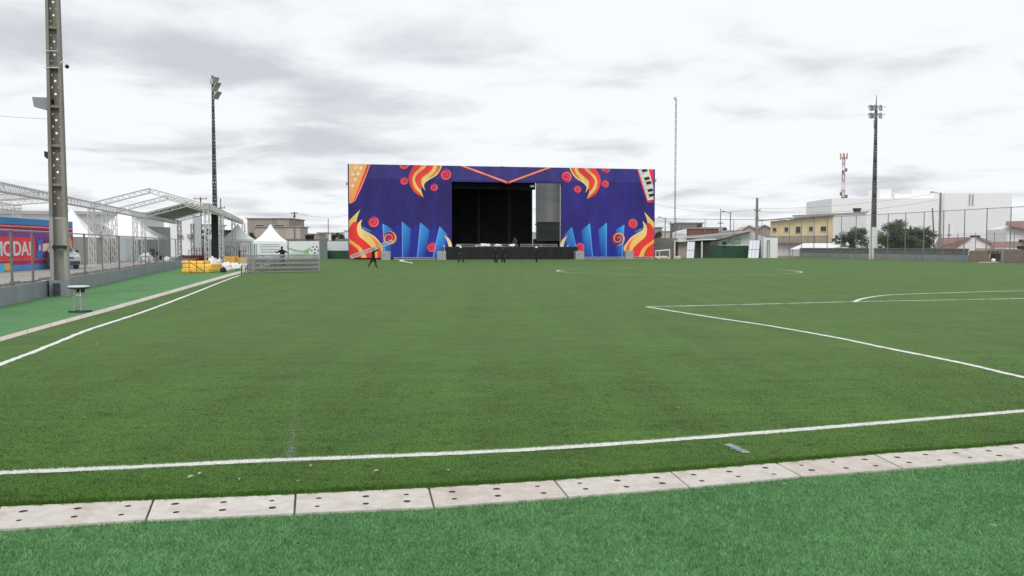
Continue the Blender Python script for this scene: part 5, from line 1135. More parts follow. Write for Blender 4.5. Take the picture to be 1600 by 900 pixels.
# steps and scraps along the foot of the stage
for lab, p0, p1, D_ in (('silver truss lying at the foot of the left panel', 616, 680, 110.4), ('silver truss lying at the foot of the right panel', 912, 975, 115.5), ('silver truss lying under the right flame', 985, 1020, 117.5)):
    a = Vector((X(p0, D_), D_, .16)); b = Vector((X(p1, D_ + 1.0), D_ + 1.0, .16)); mb = MB(); mb.truss(a, b, .26, .03, .4); solo(mb, 'truss_length', ['alu'], lab, 'truss', a - Vector((0, 0, .16)), 'truss lengths lying at the stage foot')
a = G(628, 409); b = G(644, 412); mb = MB(); mb.tube(a + Vector((0, 0, .06)), b + Vector((0, 0, .06)), .06, .06, 8); mb.box(a + Vector((0, 0, .12)), (.5, .3, .2)); solo(mb, 'loose_pole', ['white_wall'], 'pale pole lying on the turf before the left panel', 'pole', a)

# ------------------------------------------------------------------ people
def person(label, loc, rz, pose, cloth, extras=(), h=1.7, group=None):
    J = dict(pelvis=(0, 0, .95), spine=(0, 0, 1.12), chest=(0, 0, 1.32), neck=(0, .01, 1.47), head0=(0, .03, 1.56), head1=(0, .03, 1.68),
             shl=(-.17, 0, 1.41), shr=(.17, 0, 1.41), ell=(-.24, -.02, 1.15), elr=(.24, -.02, 1.15), wrl=(-.25, .06, .92), wrr=(.25, .06, .92),
             hil=(-.09, 0, .92), hir=(.09, 0, .92), knl=(-.10, .02, .50), knr=(.10, .02, .50), anl=(-.10, -.02, .08), anr=(.10, -.02, .08), tol=(-.11, .14, .035), tor=(.11, .14, .035))
    J.update(pose); names = list(J); idx = {n: i for i, n in enumerate(names)}
    E = [('pelvis', 'spine'), ('spine', 'chest'), ('chest', 'neck'), ('neck', 'head0'), ('head0', 'head1'), ('chest', 'shl'), ('shl', 'ell'), ('ell', 'wrl'), ('chest', 'shr'), ('shr', 'elr'), ('elr', 'wrr'), ('pelvis', 'hil'), ('hil', 'knl'), ('knl', 'anl'), ('anl', 'tol'), ('pelvis', 'hir'), ('hir', 'knr'), ('knr', 'anr'), ('anr', 'tor')]
    rad = dict(pelvis=.125, spine=.115, chest=.13, neck=.055, head0=.085, head1=.088, shl=.062, shr=.062, ell=.043, elr=.043, wrl=.03, wrr=.03, hil=.09, hir=.09, knl=.08, knr=.08, anl=.058, anr=.058, tol=.034, tor=.034)
    vs = [Vector(J[n]) for n in names]; es = [(idx[a], idx[b]) for a, b in E]; rr = [rad[n] * (1.12 if 'head' in n else 1.5) for n in names]; reg = list(names)
    for sd_ in 'lr':      # a palm, four fingers and a thumb
        wv = Vector(J['wr' + sd_]); d = (wv - Vector(J['el' + sd_])).normalized(); sx = d.cross(Vector((0, 1, 0)));
        sx = sx.normalized() if sx.length > .1 else Vector((1, 0, 0)); nx = sx.cross(d)
        pm = wv + d * .07; vs.append(pm); rr.append(.032); reg.append('hand'); ip = len(vs) - 1; es.append((idx['wr' + sd_], ip))
        for k, (o_, l_) in enumerate(((-.034, .075), (-.012, .085), (.012, .08), (.033, .062))):
            f1 = pm + d * .045 + nx * o_; f2 = f1 + d * l_ * .55; f3 = f2 + d * l_ * .4 + sx * .025
            for q in (f1, f2, f3): vs.append(q); rr.append(.010); reg.append('hand')
            n_ = len(vs); es += [(ip, n_ - 3), (n_ - 3, n_ - 2), (n_ - 2, n_ - 1)]
        t1 = pm - nx * .05 + d * .0; t2 = t1 - nx * .015 + d * .035
        for q in (t1, t2): vs.append(q); rr.append(.011); reg.append('hand')
        n_ = len(vs); es += [(ip, n_ - 2), (n_ - 2, n_ - 1)]
    me = bpy.data.meshes.new('skeleton'); me.from_pydata(vs, es, []); o = bpy.data.objects.new('skeleton', me); COL.objects.link(o)
    md_ = o.modifiers.new('skin', 'SKIN'); md_.use_smooth_shade = True
    sv = me.skin_vertices[0].data
    for i, r in enumerate(rr): sv[i].radius = (r, r); sv[i].use_root = (i == 0)
    sb = o.modifiers.new('sub', 'SUBSURF'); sb.levels = 1; sb.render_levels = 1
    bpy.context.view_layer.update(); bm_ = bpy.data.meshes.new_from_object(o.evaluated_get(bpy.context.evaluated_depsgraph_get())); bpy.data.objects.remove(o)
    top, low, shoe = cloth['top'], cloth['low'], cloth.get('shoe', 'black_paint'); mats_ = [top, low, 'skin', shoe]
    bm_.materials.clear()
    for x in mats_: bm_.materials.append(M(x))
    smp = []
    for a, b in es:
        for k in range(5): t = k / 4; smp.append((vs[a].lerp(vs[b], t), reg[a] if t < .5 else reg[b], reg[a], reg[b], t))
    def region(c):
        q = min(smp, key=lambda s_: (s_[0] - c).length_squared); n1, n2, t = q[2], q[3], q[4]
        if 'hand' in (n1, n2) or n2 in ('head0', 'head1'): return 2
        if n1[:2] == 'el' and cloth.get('bare_arms'): return 2
        if n1[:2] == 'kn': return 2 if cloth.get('shorts') and t > .1 else (3 if t > .9 else 1)
        if n1[:2] == 'an': return 3
        if n1[:2] == 'hi' or n2[:2] == 'hi': return 1
        if n1 == 'pelvis' and t < .3: return 1
        return 0
    k_ = h / 1.72
    for p in bm_.polygons: p.material_index = region(p.center); p.use_smooth = True
    t = thing('person', label, 'person', loc, group); t.rotation_euler = (0, 0, rz)
    for v in bm_.vertices: v.co = v.co * k_
    ob = bpy.data.objects.new('body', bm_); COL.objects.link(ob); ob.parent = t
    hd = Vector(J['head1']) * k_; h0 = Vector(J['head0']) * k_
    mb = MB()
    ctr = (hd + h0) / 2 + Vector((0, 0, .0))
    for sg in (-1, 1): mb.sphere(ctr + Vector((sg * .03, .085, .02)) * k_, .012, 6, 4); 
    mbn = MB(); mbn.sphere(ctr + Vector((0, .1, -.01)) * k_, .018, 6, 4, sq=(.8, 1, 1.4))
    for sg in (-1, 1): mbn.sphere(ctr + Vector((sg * .085, .0, -.005)) * k_, .024, 6, 4, sq=(.4, .8, 1.2))
    def child(mb_, nm, m): o2 = bpy.data.objects.new(nm, mb_.mesh(nm, [m])); COL.objects.link(o2); o2.parent = t
    child(mb, 'eyes', 'black_print'); child(mbn, 'nose_and_ears', 'skin')
    mb = MB()
    if 'helmet' in extras:
        mb.sphere(hd + Vector((0, 0, -.02)), .125 * k_, 14, 6, sq=(1, 1.1, .95), half=True); mb.tube(hd + Vector((0, .02, -.03)), hd + Vector((0, .02, -.015)), .15 * k_, .14 * k_, 14); child(mb, 'helmet', 'helmet_white')
    else:
        mb.sphere(hd + Vector((0, -.018, -.02)), .105 * k_, 12, 5, sq=(1, 1.1, .9), half=True); mb.sphere(hd + Vector((0, -.05, -.05)), .075 * k_, 10, 5); child(mb, 'hair', 'hair')
    return t
gp = 'crew on the pitch in front of the stage'
BLK = dict(top='cloth_black', low='cloth_black'); NAV = dict(top='cloth_black', low='cloth_grey')
q = G(720, 410.3); person('person in dark clothes and white helmet, legs apart, near the skirt left end', q, R(175), dict(knl=(-.2, .02, .5), knr=(.2, .02, .5), anl=(-.29, 0, .08), anr=(.27, 0, .08), tol=(-.33, .14, .035), tor=(.31, .14, .035), ell=(-.26, .03, 1.17), wrl=(-.14, .2, 1.08), elr=(.26, .03, 1.17), wrr=(.14, .2, 1.08)), dict(top='cloth_black', low='cloth_navy'), ('helmet',), 1.72, gp)
q = G(774.5, 410.8); person('left one of two people in dark clothes standing together before the skirt', q, R(165), dict(anl=(-.16, .03, .08), tol=(-.18, .2, .035)), BLK, (), 1.68, gp)
q = G(785.8, 410.8); person('right one of two people in dark clothes standing together, one arm bent', q, R(195), dict(anl=(-.19, .0, .08), tol=(-.22, .14, .035), knl=(-.15, .03, .5), elr=(.26, -.04, 1.17), wrr=(.28, .16, 1.08)), BLK, (), 1.70, gp)
q = G(838.3, 410.3); person('person in black with white helmet, legs together, right of the middle of the skirt', q, R(150), dict(knl=(-.06, .04, .5), knr=(.06, -.02, .5), anl=(-.05, .08, .08), anr=(.05, -.1, .08), tol=(-.05, .24, .035), tor=(.05, .06, .035), ell=(-.25, -.08, 1.17), wrl=(-.05, .15, 1.16), elr=(.25, .02, 1.17), wrr=(.06, .2, 1.2)), BLK, ('helmet',), 1.72, gp)
# carrier with a truss on the shoulder, walking right
q = G(583, 417.8); D4 = q.y
sdz = W(584.5, 391, D4).z
person('person in dark maroon shirt and shorts walking with a silver truss on the shoulder', q, R(-80), dict(pelvis=(0, 0, .92), spine=(0, .02, 1.1), chest=(0, .05, 1.28), neck=(0, .07, 1.42), head0=(.03, .09, 1.50), head1=(.03, .10, 1.61), shl=(-.17, .05, 1.37), shr=(.17, .05, 1.37), ell=(-.26, .22, 1.42), wrl=(-.18, .36, 1.52), elr=(.27, .2, 1.40), wrr=(.16, .40, 1.50), hil=(-.09, 0, .89), hir=(.09, 0, .89), knl=(-.1, .20, .50), anl=(-.1, .26, .08), tol=(-.1, .42, .035), knr=(.1, -.16, .50), anr=(.1, -.42, .14), tor=(.1, -.32, .04)), dict(top='cloth_maroon', low='cloth_black', shorts=True, bare_arms=True), (), 1.68)
a = W(549, 402, D4 - .28); b = W(613, 377.5, D4 - .28); mb = MB(); mb.truss(a, b, .26, .032, .27, rd=.024); solo(mb, 'truss_length', ['alu'], 'silver truss carried slanting on a shoulder before the left flame', 'truss', a)
# person behind the stack, arms out on top
q = G(441.5, 418.0); person('person in black behind the truss stack with both arms spread over it', q, R(180), dict(pelvis=(0, -.02, .92), spine=(0, .02, 1.08), chest=(0, .06, 1.27), neck=(0, .09, 1.42), head0=(0, .13, 1.51), head1=(0, .15, 1.63), shl=(-.18, .08, 1.35), shr=(.18, .08, 1.35), ell=(-.38, .24, 1.22), wrl=(-.50, .42, 1.24), elr=(.36, .24, 1.20), wrr=(.38, .45, 1.26), hil=(-.1, -.02, .89), hir=(.1, -.02, .89), knl=(-.14, .06, .46), knr=(.14, .06, .46), anl=(-.14, -.04, .08), anr=(.14, -.04, .08), tol=(-.15, .1, .035), tor=(.15, .1, .035)), BLK, (), 1.82)
q = SP(SPx(806, -.6), -.6, zc); person('dim grey figure bending on the stage deck', q, R(120), dict(pelvis=(0, -.1, .75), spine=(0, .0, .88), chest=(0, .12, 1.0), neck=(0, .22, 1.1), head0=(0, .27, 1.18), head1=(0, .29, 1.29), shl=(-.17, .15, 1.05), shr=(.17, .15, 1.05), ell=(-.22, .28, .82), wrl=(-.12, .42, .66), elr=(.22, .28, .82), wrr=(.12, .42, .66), hil=(-.1, -.1, .72), hir=(.1, -.1, .72), knl=(-.12, .15, .45), knr=(.12, .12, .45), anl=(-.12, -.06, .08), anr=(.12, -.06, .08), tol=(-.12, .09, .035), tor=(.12, .09, .035)), dict(top='cloth_grey', low='cloth_grey'), (), 1.7)

# ------------------------------------------------------------------ right: far fence, dugouts, changing rooms
FC = Vector((44.1, 133.5, 0)); F0 = FC - U * 46.2
def mesh_fence(name, label, pts, z1, m_mesh='chain_link_far'):
    t = thing(name, label, 'fence', pts[0])
    for q in pts: mb = MB(); mb.tube((q.x, q.y, 0), (q.x, q.y, z1), .065, .05, 6); part(mb, 'post', ['far_post'], t)
    a, b = pts[0], pts[-1]; ln = (b - a).length
    for z in (z1 - .05, z1 * .5, .25): mb = MB(); r_ = .035 if z > 3 else .02; mb.tube((a.x, a.y, z), (b.x, b.y, z), r_ if z != z1 * .5 else .012, r_ if z != z1 * .5 else .012, 5); part(mb, 'rail', ['far_post'], t)
    mb = MB(); mb.add([a + Vector((0, 0, .1)), b + Vector((0, 0, .1)), b + Vector((0, 0, z1)), a + Vector((0, 0, z1))], [(0, 1, 2, 3)], [(0, 0, 0), (ln, 0, 0), (ln, z1, 0), (0, z1, 0)]); part(mb, 'mesh_panel', [m_mesh], t); return t
mesh_fence('ball_fence', 'tall mesh fence on thin posts along the right side of the pitch', [F0 + U * (-6.6 + 3.3 * k) for k in range(17)], 6.1)
mesh_fence('ball_fence', 'tall mesh fence across the far end right of the stage', [FC - V * (4.9 * k) for k in range(6)], 6.0)
# inner, shorter row of posts seen behind the right fence
t = thing('wire_fence', 'shorter row of thin posts with wires behind the tall right fence', 'fence', F0 + V * 14)
for k in range(9): q = F0 + V * 14 + U * (4 + 3.2 * k); mb = MB(); mb.tube((q.x, q.y, 0), (q.x, q.y, 3.6), .05, .05, 5); part(mb, 'post', ['far_post'], t)
mb = MB(); a = F0 + V * 14 + U * 2; b = F0 + V * 14 + U * 32
for z in (3.5, 2.9, 2.3): mb.tube((a.x, a.y, z), (b.x, b.y, z), .012, .012, 4)
part(mb, 'wires', ['wire'], t)
# low wall with balusters
wo_ = V * 1.3
a = F0 + U * 10.6 + wo_; b = FC + wo_ - U * 1
bw = thing('balustrade_wall', 'long low grey wall with a pierced balustrade behind the right fence', 'wall', a)
mb = MB(); mb.wall(a, b, 0, .72, .2); part(mb, 'wall', ['wall_grey'], bw)
mb = MB(); mb.wall(a, b, 1.38, 1.52, .24); part(mb, 'coping', ['grey_block'], bw)
mb = MB(); k = 150
for i in range(k): q = a.lerp(b, (i + .5) / k); mb.box((q.x, q.y, 1.05), (.09, .14, .66), math.atan2(U.y, U.x)); mb.box((q.x, q.y, 1.05), (.15, .15, .14), math.atan2(U.y, U.x))
part(mb, 'balusters', ['grey_block'], bw, stuff=True)
# brick wall with dark plates imitating shaded openings and a goal-like dark recess
a = F0 - U * 9 + wo_; b = F0 + U * 10.4 + wo_
rb = thing('brick_wall', 'rough brown brick wall with dark gaps at the right edge', 'wall', b)
def seg(s0, s1, z0, z1): mb.wall(a + U * s0, a + U * s1, z0, z1, .2)
mb = MB(); seg(0, 14.6, 0, 1.36); seg(16.6, 19.4, 0, 1.28); seg(14.6, 16.6, .95, 1.40)
part(mb, 'brickwork', ['raw_brick'], rb)
mb = MB()
for s_ in (14.7, 15.2, 15.8, 16.4): q = a + U * s_ - V * .11; mb.box((q.x, q.y, 1.1), (.03, .3, .16), math.atan2(V.y, V.x))
part(mb, 'gap', ['glass_dark'], rb)  # shade of the openings put on the face as dark plates
mb = MB(); q0 = a + U * 14.4 + V * .5; q1 = a + U * 16.8 + V * .5; mb.wall(q0, q1, 0, 1.0, .15); part(mb, 'dark_recess', ['wood_dark'], rb)
mb = MB(); mb.wall(a + U * 14.3 - V * .12, a + U * 14.6 - V * .12, 0, 1.45, .25); part(mb, 'pier', ['brown_render'], rb)
q = Vector((X(1551, 92), 92, 0)); mb = MB(); mb.sphere((q.x, q.y, .24), .23, 14, 9, sq=(1, 1, .95)); mb.tube((q.x, q.y, .0), (q.x, q.y, .04), .1, .12, 8); solo(mb, 'white_ball', ['white_wall'], 'round white object on the turf before the dark brick recess', 'ball', Vector((q.x, q.y, 0)))
for lab, s_, d_ in (('pale plank lying before the brick recess', 14.2, 2.0), ('pale plank lying nearer the field at right', 12.5, 4.0)):
    q = a + U * s_ - V * d_; mb = MB(); mb.box((q.x, q.y, .04), (2.2, .25, .06), .15); mb.box((q.x, q.y + .2, .03), (1.5, .12, .05), .1); solo(mb, 'plank', ['slab'], lab, 'plank', Vector((q.x, q.y, 0)), 'planks on the right edge of the pitch')

# dugout shelters: leaning silver panels
def dugout(label, px0, px1, Dd, ytop, lean_px):
    s_ = F / Dd; a = Vector((X(px0, Dd), Dd, 0)); wd = (px1 - px0) / s_; zt = Z(ytop, Dd); ln = lean_px / s_
    t = thing('leaning_panel', label, 'panel', a, 'silver leaning panels by the green wall')
    mb = MB(); d_ = Vector((ln, 1.6, zt)); vs = [a, a + Vector((wd, .25, 0)), a + Vector((wd, .25, 0)) + d_, a + d_]; n = Vector((0, .06, .04)); mb.add(vs + [q + n for q in vs], [(0, 1, 2, 3), (7, 6, 5, 4), (0, 4, 5, 1), (1, 5, 6, 2), (2, 6, 7, 3), (3, 7, 4, 0)]); part(mb, 'sheet', ['panel_white'], t)
    mb = MB()
    for u in (0, .33, .66, 1): p = a + Vector((wd * u, .25 * u - .02, .02)); mb.tube(p, p + d_, .03, .03, 5)
    for u in (0, .48, 1): p = a + d_ * u + Vector((0, -.03, .02)); mb.tube(p, p + Vector((wd, .25, 0)), .03, .03, 5)
    part(mb, 'frame', ['galv'], t)
    mb = MB(); p = a + Vector((wd, .25, 0)); mb.add([p, p + Vector((.9, 1.7, 0)), p + d_ + Vector((.15, .1, 0)), p + d_], [(0, 1, 2, 3)]); part(mb, 'side_sheet', ['dark_grey_paint'], t); return t
dugout('silver leaning panel before the small pinkish building', 1072, 1084, 124, 377.5, 5); dugout('wider silver leaning panel at the right end of the green wall', 1168, 1185, 124, 375, 7)
quadwall('green_wall', 'dark green sheet wall between the two leaning panels', 'wall', 1110, 1170, 127, 127, 0, Z(384, 127), 'green_panel', .12)
quadwall('block_wall', 'rough grey block wall right of the stage end', 'wall', 1012, 1058, 128, 128, 0, Z(372, 128), 'grey_block', .2)
# changing rooms with lean-to roof
a = Vector((X(1053, 128), 128, 0)); b = Vector((X(1112, 128), 128, 0)); cr_ = thing('changing_room', 'small pinkish changing room with a thin white slab roof', 'building', a)
mb = MB(); mb.wall(a + Vector((.6, 0, 0)), Vector((X(1084, 128), 128, 0)), 0, Z(378, 128), 4, back=1.0); part(mb, 'wall', ['pink_render'], cr_)
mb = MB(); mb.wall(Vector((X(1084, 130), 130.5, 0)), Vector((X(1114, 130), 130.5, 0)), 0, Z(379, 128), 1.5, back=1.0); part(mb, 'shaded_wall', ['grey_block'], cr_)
mb = MB(); mb.wall(a + Vector((-.2, -1.2, 0)), b + Vector((.3, -1.2, 0)), Z(377.6, 128), (Z(376.2, 128), Z(372.8, 128)), 6, back=1.0); mb.v[1].z = mb.v[2].z = Z(374.6, 128); part(mb, 'roof', ['white_stained'], cr_)
for px in (1053.5, 1096): mb = MB(); mb.tube((X(px, 127), 127, 0), (X(px, 127), 127, Z(377.5, 127)), .12, .12, 8); part(mb, 'pillar', ['white_stained'], cr_)
mb = MB(); mb.box((X(1056.5, 127.9), 127.9, 1.0), (.35, .06, 2.0)); part(mb, 'door', ['wood_dark'], cr_)
# roof and red brick block behind
building('red_brick_block', 'long dark red brick block above the changing room roof', 1072, 1122, 140, 140, 357.5, 'red_brick', 6, cat='building')
a = Vector((X(1055, 138), 138, 0)); b = Vector((X(1072, 138), 138, 0)); t = thing('white_parapet', 'white stepped parapet left of the red brick block', 'building', a)
mb = MB(); mb.wall(a, b, 0, (Z(363, 138), Z(358, 138)), 3, back=1.0); part(mb, 'wall', ['white_wall'], t)
mb = MB(); mb.wall(a + Vector((0, -.05, 0)), b + Vector((.05, -.05, 0)), Z(366.5, 138), Z(365.8, 138), .08); part(mb, 'moulding', ['grey_print'], t)
a = Vector((X(1072, 133), 133, 0)); b = Vector((X(1173, 133), 133, 0)); t = thing('gable_hall', 'low white hall with a grey sloping roof and green sign right of the changing room', 'building', a)
mb = MB(); pts = [(1122, 384), (1122, 377), (1150, 367), (1173, 362.5), (1200, 372), (1200, 384)]; vs = [W(px, py, 134) for px, py in pts]; n = len(vs); bk = Vector((0, 7, 0)); mb.add(vs + [q + bk for q in vs], [tuple(range(n)), tuple(range(2 * n - 1, n - 1, -1))] + [(i, n + i, n + (i + 1) % n, (i + 1) % n) for i in range(n)])
a0 = W(1122, 384, 134.0); a1 = W(1200, 384, 134.0); mb.wall(Vector((a0.x, a0.y, 0)), Vector((a1.x, a1.y, 0)), 0, a0.z, 7, back=1.0); part(mb, 'wall', ['white_wall'], t)
mb = MB(); vs = [W(1072, 373, 132.5), W(1122, 376, 132.5), W(1175, 361.8, 132.5), W(1164, 361.6, 140), W(1100, 366, 140), W(1072, 369.5, 140)]; mb.add(vs + [q + Vector((0, 0, .12)) for q in vs], [(5, 4, 3, 2, 1, 0), (6, 7, 8, 9, 10, 11)] + [(i, (i + 1) % 6, 6 + (i + 1) % 6, 6 + i) for i in range(6)]); part(mb, 'roof', ['roof_grey'], t)
mb = MB(); q = W(1148, 376.5, 133.85); mb.box(q, (1.9, .12, .75), 0); sg = part(mb, 'sign', ['green_sign'], t)
mb = MB(); q = W(1148, 375.5, 133.77); mb.box(q, (1.5, .03, .12)); mb.box(q - Vector((0, 0, .25)), (1.2, .03, .1)); part(mb, 'sign_stripe', ['banner_white'], sg)
mb = MB(); q = W(1132, 380, 126.5); mb.box((q.x, q.y, q.z), (.6, .3, .45)); solo(mb, 'dark_speaker_box', ['black_paint'], 'small dark box on top of the green wall', 'box', Vector((q.x, q.y, q.z - .22)))
# white booth
a = Vector((X(1192, 127), 127, 0)); bt = thing('white_booth', 'tall plain white booth with a grey downpipe right of the leaning panel', 'booth', a)
mb = MB(); b = Vector((X(1214, 127), 127, 0)); mb.wall(a, b, 0, Z(371.5, 127), 2, back=1.0); part(mb, 'wall', ['white_wall'], bt)
mb = MB(); mb.path([Vector((X(1198, 126.8), 126.8, 0)), Vector((X(1198, 126.8), 126.8, Z(376, 127))), Vector((X(1201, 126.8), 126.8, Z(375.5, 127))), Vector((X(1201, 126.8), 126.8, .1))], .06, 6); part(mb, 'downpipe', ['fence_grey'], bt)
# white training frames by the stage end
fr_ = thing('small_goal', 'low white tube frame beside the right end of the stage', 'goal', Vector((X(1024, 121), 121, 0)))
for px, D_ in ((1024, 121), (1030, 123), (1046, 121)): mb = MB(); mb.tube((X(px, D_), D_, 0), (X(px, D_), D_, Z(391 + (1 if px < 1040 else -.5), D_)), .07, .07, 6); part(mb, 'goal_post', ['white_wall'], fr_)
mb = MB(); mb.tube((X(1023, 121), 121, Z(392.4, 121)), (X(1046.5, 121), 121, Z(390.3, 121)), .09, .09, 6); part(mb, 'crossbar', ['white_wall'], fr_)
for k, (px, D_) in enumerate(((1028, 119.5), (1034, 120), (1040, 119.5), (1058, 122))):
    heap('debris_pile', ['pale debris pile nearest the stage end', 'second pale debris pile under the white frame', 'pale debris pile under the frame right end', 'low pale debris by the changing room door'][k], px, 403, D_, .5, .4, .28, 'slab', 'debris', 'pale debris piles by the stage end')

# yellow two-storey building
a = Vector((X(1197, 158), 158, 0)); b = Vector((X(1300, 146), 146, 0)); d = (b - a).normalized(); n = Vector((-d.y, d.x, 0)); yb = thing('yellow_building', 'yellow two-storey building with balcony and five upper windows', 'building', a)
zr0, zr1 = Z(345, 158), Z(336, 146); zfl = Z(378, 150)
mb = MB(); mb.wall(a + d * .8, b, 0, (zr0 - .1, zr1 - .15), 9, back=1.0); part(mb, 'wall', ['yellow_render'], yb)
mb = MB(); mb.wall(a - d * 1.6 - n * 1.0, b + d * .2 - n * 1.0, 0, (zr0 + .12, zr1 + .12), 11, back=1.0); mb.v[0].z = mb.v[3].z = zr0 - .12; mb.v[1].z = mb.v[2].z = zr1 - .12
for i in (6, 7): mb.v[i].z += .8
for i in (2, 3): mb.v[i].z += .8
part(mb, 'roof', ['roof_grey'], yb)
def onw(px, py): dd = ray(px, py); o = Vector((0, 0, H)); return o + dd * ((a - o).dot(n) / dd.dot(n)) - n * .01
for px, py, w_, h_ in ((1210.5, 359, .8, .65), (1229, 358.5, .8, .75), (1247.5, 359, 1.0, 1.1), (1267.5, 357.5, .75, .75), (1287, 357.5, 1.1, .8)): window(yb, onw(px, py), w_, h_, d, -n)
mb = MB(); mb.wall(a + d * .5 - n * 1.3, b - n * 1.3, zfl - .25, zfl, 1.3, back=1.0); part(mb, 'balcony', ['concrete'], yb)
mb = MB(); mb.wall(a + d * .5 - n * 1.3, b - n * 1.3, zfl + .95, zfl + 1.08, .12, back=1.0)
for i in range(46): q = (a + d * .5 - n * 1.24).lerp(b - n * 1.24, (i + .5) / 46); mb.box((q.x, q.y, zfl + .48), (.12, .1, .95), math.atan2(d.y, d.x))
part(mb, 'balcony_rail', ['concrete'], yb)
mb = MB(); mb.wall(a + d * .6 - n * .02, b - n * .02, 0, zfl - .25, .03, back=0); part(mb, 'ground_floor', ['white_stained'], yb)
a2 = Vector((X(1300.6, 146), 146, 0)); b2_ = Vector((X(1351, 150), 150, 0)); ws = thing('stained_building', 'white stained block with black streaks joined to the yellow building', 'building', a2)
mb = MB(); mb.wall(a2, b2_, 0, (Z(336, 146), Z(333.5, 150)), 9, back=1.0); part(mb, 'wall', ['white_stained'], ws)
mb = MB(); mb.wall(a2 - Vector((.0, .15, 0)), b2_ - Vector((-.1, .15, 0)), Z(335.6, 146), (Z(333.5, 146), Z(332.5, 150)), 9.4, back=1.0); mb.v[0].z = mb.v[3].z = Z(336, 146) + .004; mb.v[1].z = mb.v[2].z = Z(333.5, 150) + .004; part(mb, 'coping', ['roof_grey'], ws)
q = Vector((X(1336.5, 152), 152, Z(333, 150) + .1)); mb = MB(); mb.tube(q, q + Vector((0, 0, .75)), .55, .75, 16); mb.tube(q + Vector((0, 0, .75)), q + Vector((0, 0, .85)), .80, .78, 16); solo(mb, 'roof_tank', ['blue_tank'], 'dark blue plastic water tank on the white stained roof', 'water tank', q)
# white marquee roof
mq = thing('low_marquee', 'low white arched roof behind the balustrade, in front of the yellow building', 'canopy', Vector((X(1236, 140), 140, 0)))
mb = MB(); vs = [W(1235, 389, 140), W(1256, 380, 144), W(1328, 379.5, 144), W(1357, 388, 140), W(1330, 384, 139.5), W(1318, 383, 139.5), W(1300, 388, 139.5)]; mb.add(vs + [q + Vector((0, 0, -.1)) for q in vs], [(0, 6, 5, 4, 3, 2, 1), (7, 8, 9, 10, 11, 12, 13)] + [(i, (i + 1) % 7, 7 + (i + 1) % 7, 7 + i) for i in range(7)]); part(mb, 'roof', ['white_pvc'], mq)
for px in (1237, 1270, 1300, 1330, 1354): mb = MB(); mb.tube((X(px, 140.2), 140.2, 0), (X(px, 140.2), 140.2, Z(389, 140)), .09, .09, 6); part(mb, 'post', ['galv'], mq)
mb = MB(); mb.wall(Vector((X(1262, 141), 141, 0)), Vector((X(1298, 141), 141, 0)), 0, Z(389.5, 141), .1); part(mb, 'infill_wall', ['white_stained'], mq)
mb = MB(); mb.wall(Vector((X(1300, 143), 143, 0)), Vector((X(1358, 143), 143, 0)), 0, Z(388, 143), .1); part(mb, 'dark_infill', ['grey_block'], mq)
# big white building
a = Vector((X(1297, 232), 232, 0)); b = Vector((X(1572, 232), 232, 0)); wb = thing('white_block', 'huge plain white building with blank walls behind the trees', 'building', a)
mb = MB(); m_ = Vector((X(1468, 232), 232, 0)); mb.wall(a, m_, 0, Z(310, 232), 20, back=1.0); part(mb, 'left_wall', ['white_far'], wb)
mb = MB(); mb.wall(m_ + Vector((0, -1.5, 0)), b + Vector((0, -1.5, 0)), 0, Z(302.5, 232), 22, back=1.0); part(mb, 'right_wall', ['white_far'], wb)
for p0, p1, y_ in ((1372, 1390, 295), (1423, 1458, 296), (1396, 1424, 303), (1390, 1470, 306)):
    mb = MB(); mb.wall(Vector((X(p0, 236), 236 + (p1 - p0) * .02, 0)), Vector((X(p1, 236), 236 + (p1 - p0) * .02, 0)), Z(311, 236), Z(y_, 236), 8, back=1.0); part(mb, 'roof_block', ['white_far'], wb)
for px in (1511.5, 1516.5): mb = MB(); mb.tube((X(px, 230.3), 230.3, Z(321, 230)), (X(px, 230.3), 230.3, Z(303, 230)), .14, .14, 6); part(mb, 'downpipe', ['roof_grey'], wb)
# tiled houses
def tiled(label, gable, roofq, Dd, wallm='white_wall', group='tiled houses behind the right wall'):
    q = W(gable[0][0], 395, Dd); t = thing('tiled_house', label, 'house', Vector((q.x, q.y, 0)), group)
    mb = MB(); vs = [W(px, py, Dd) for px, py in gable]; vs[0].z = 0; vs[-1].z = 0; n = len(vs); bk = Vector((0, 6, 0)); mb.add(vs + [v + bk for v in vs], [tuple(range(n)), tuple(range(2 * n - 1, n - 1, -1))] + [(i, n + i, n + (i + 1) % n, (i + 1) % n) for i in range(n)]); part(mb, 'wall', [wallm], t)
    for rq in roofq:
        vs = [W(px, py, Dd + dd) for px, py, dd in rq]; n = len(vs); mb = MB(); mb.add(vs + [v + Vector((0, 0, .14)) for v in vs], [tuple(range(n - 1, -1, -1)), tuple(range(n, 2 * n))] + [(i, (i + 1) % n, n + (i + 1) % n, n + i) for i in range(n)]); part(mb, 'roof', ['roof_tile'], t)
    return t
h1 = tiled('white gabled house with mottled red tiles left of the brick wall', [(1462, 392), (1462, 388), (1492, 388), (1520, 371.5), (1527, 371), (1552, 383), (1552, 392)], [[(1458, 389.5, -.4), (1490, 389, -.4), (1519, 371.5, -.4), (1466, 373, 5.5)], [(1526, 371.5, -.4), (1556, 384.5, -.4), (1560, 382, 5.5), (1530, 371, 5.5)]], 132)
mb = MB(); q = W(1523.5, 370.5, 132.5); mb.box((q.x, q.y, q.z + .1), (1.2, .8, .35)); part(mb, 'ridge_box', ['dark_grey_paint'], h1)
tiled('cream house with a long low red roof above the brick wall', [(1546, 392), (1546, 388), (1560, 389), (1640, 389), (1640, 392)], [[(1548, 386.5, -.4), (1640, 388.5, -.4), (1640, 378, 4), (1552, 379, 4)]], 128, 'cream')
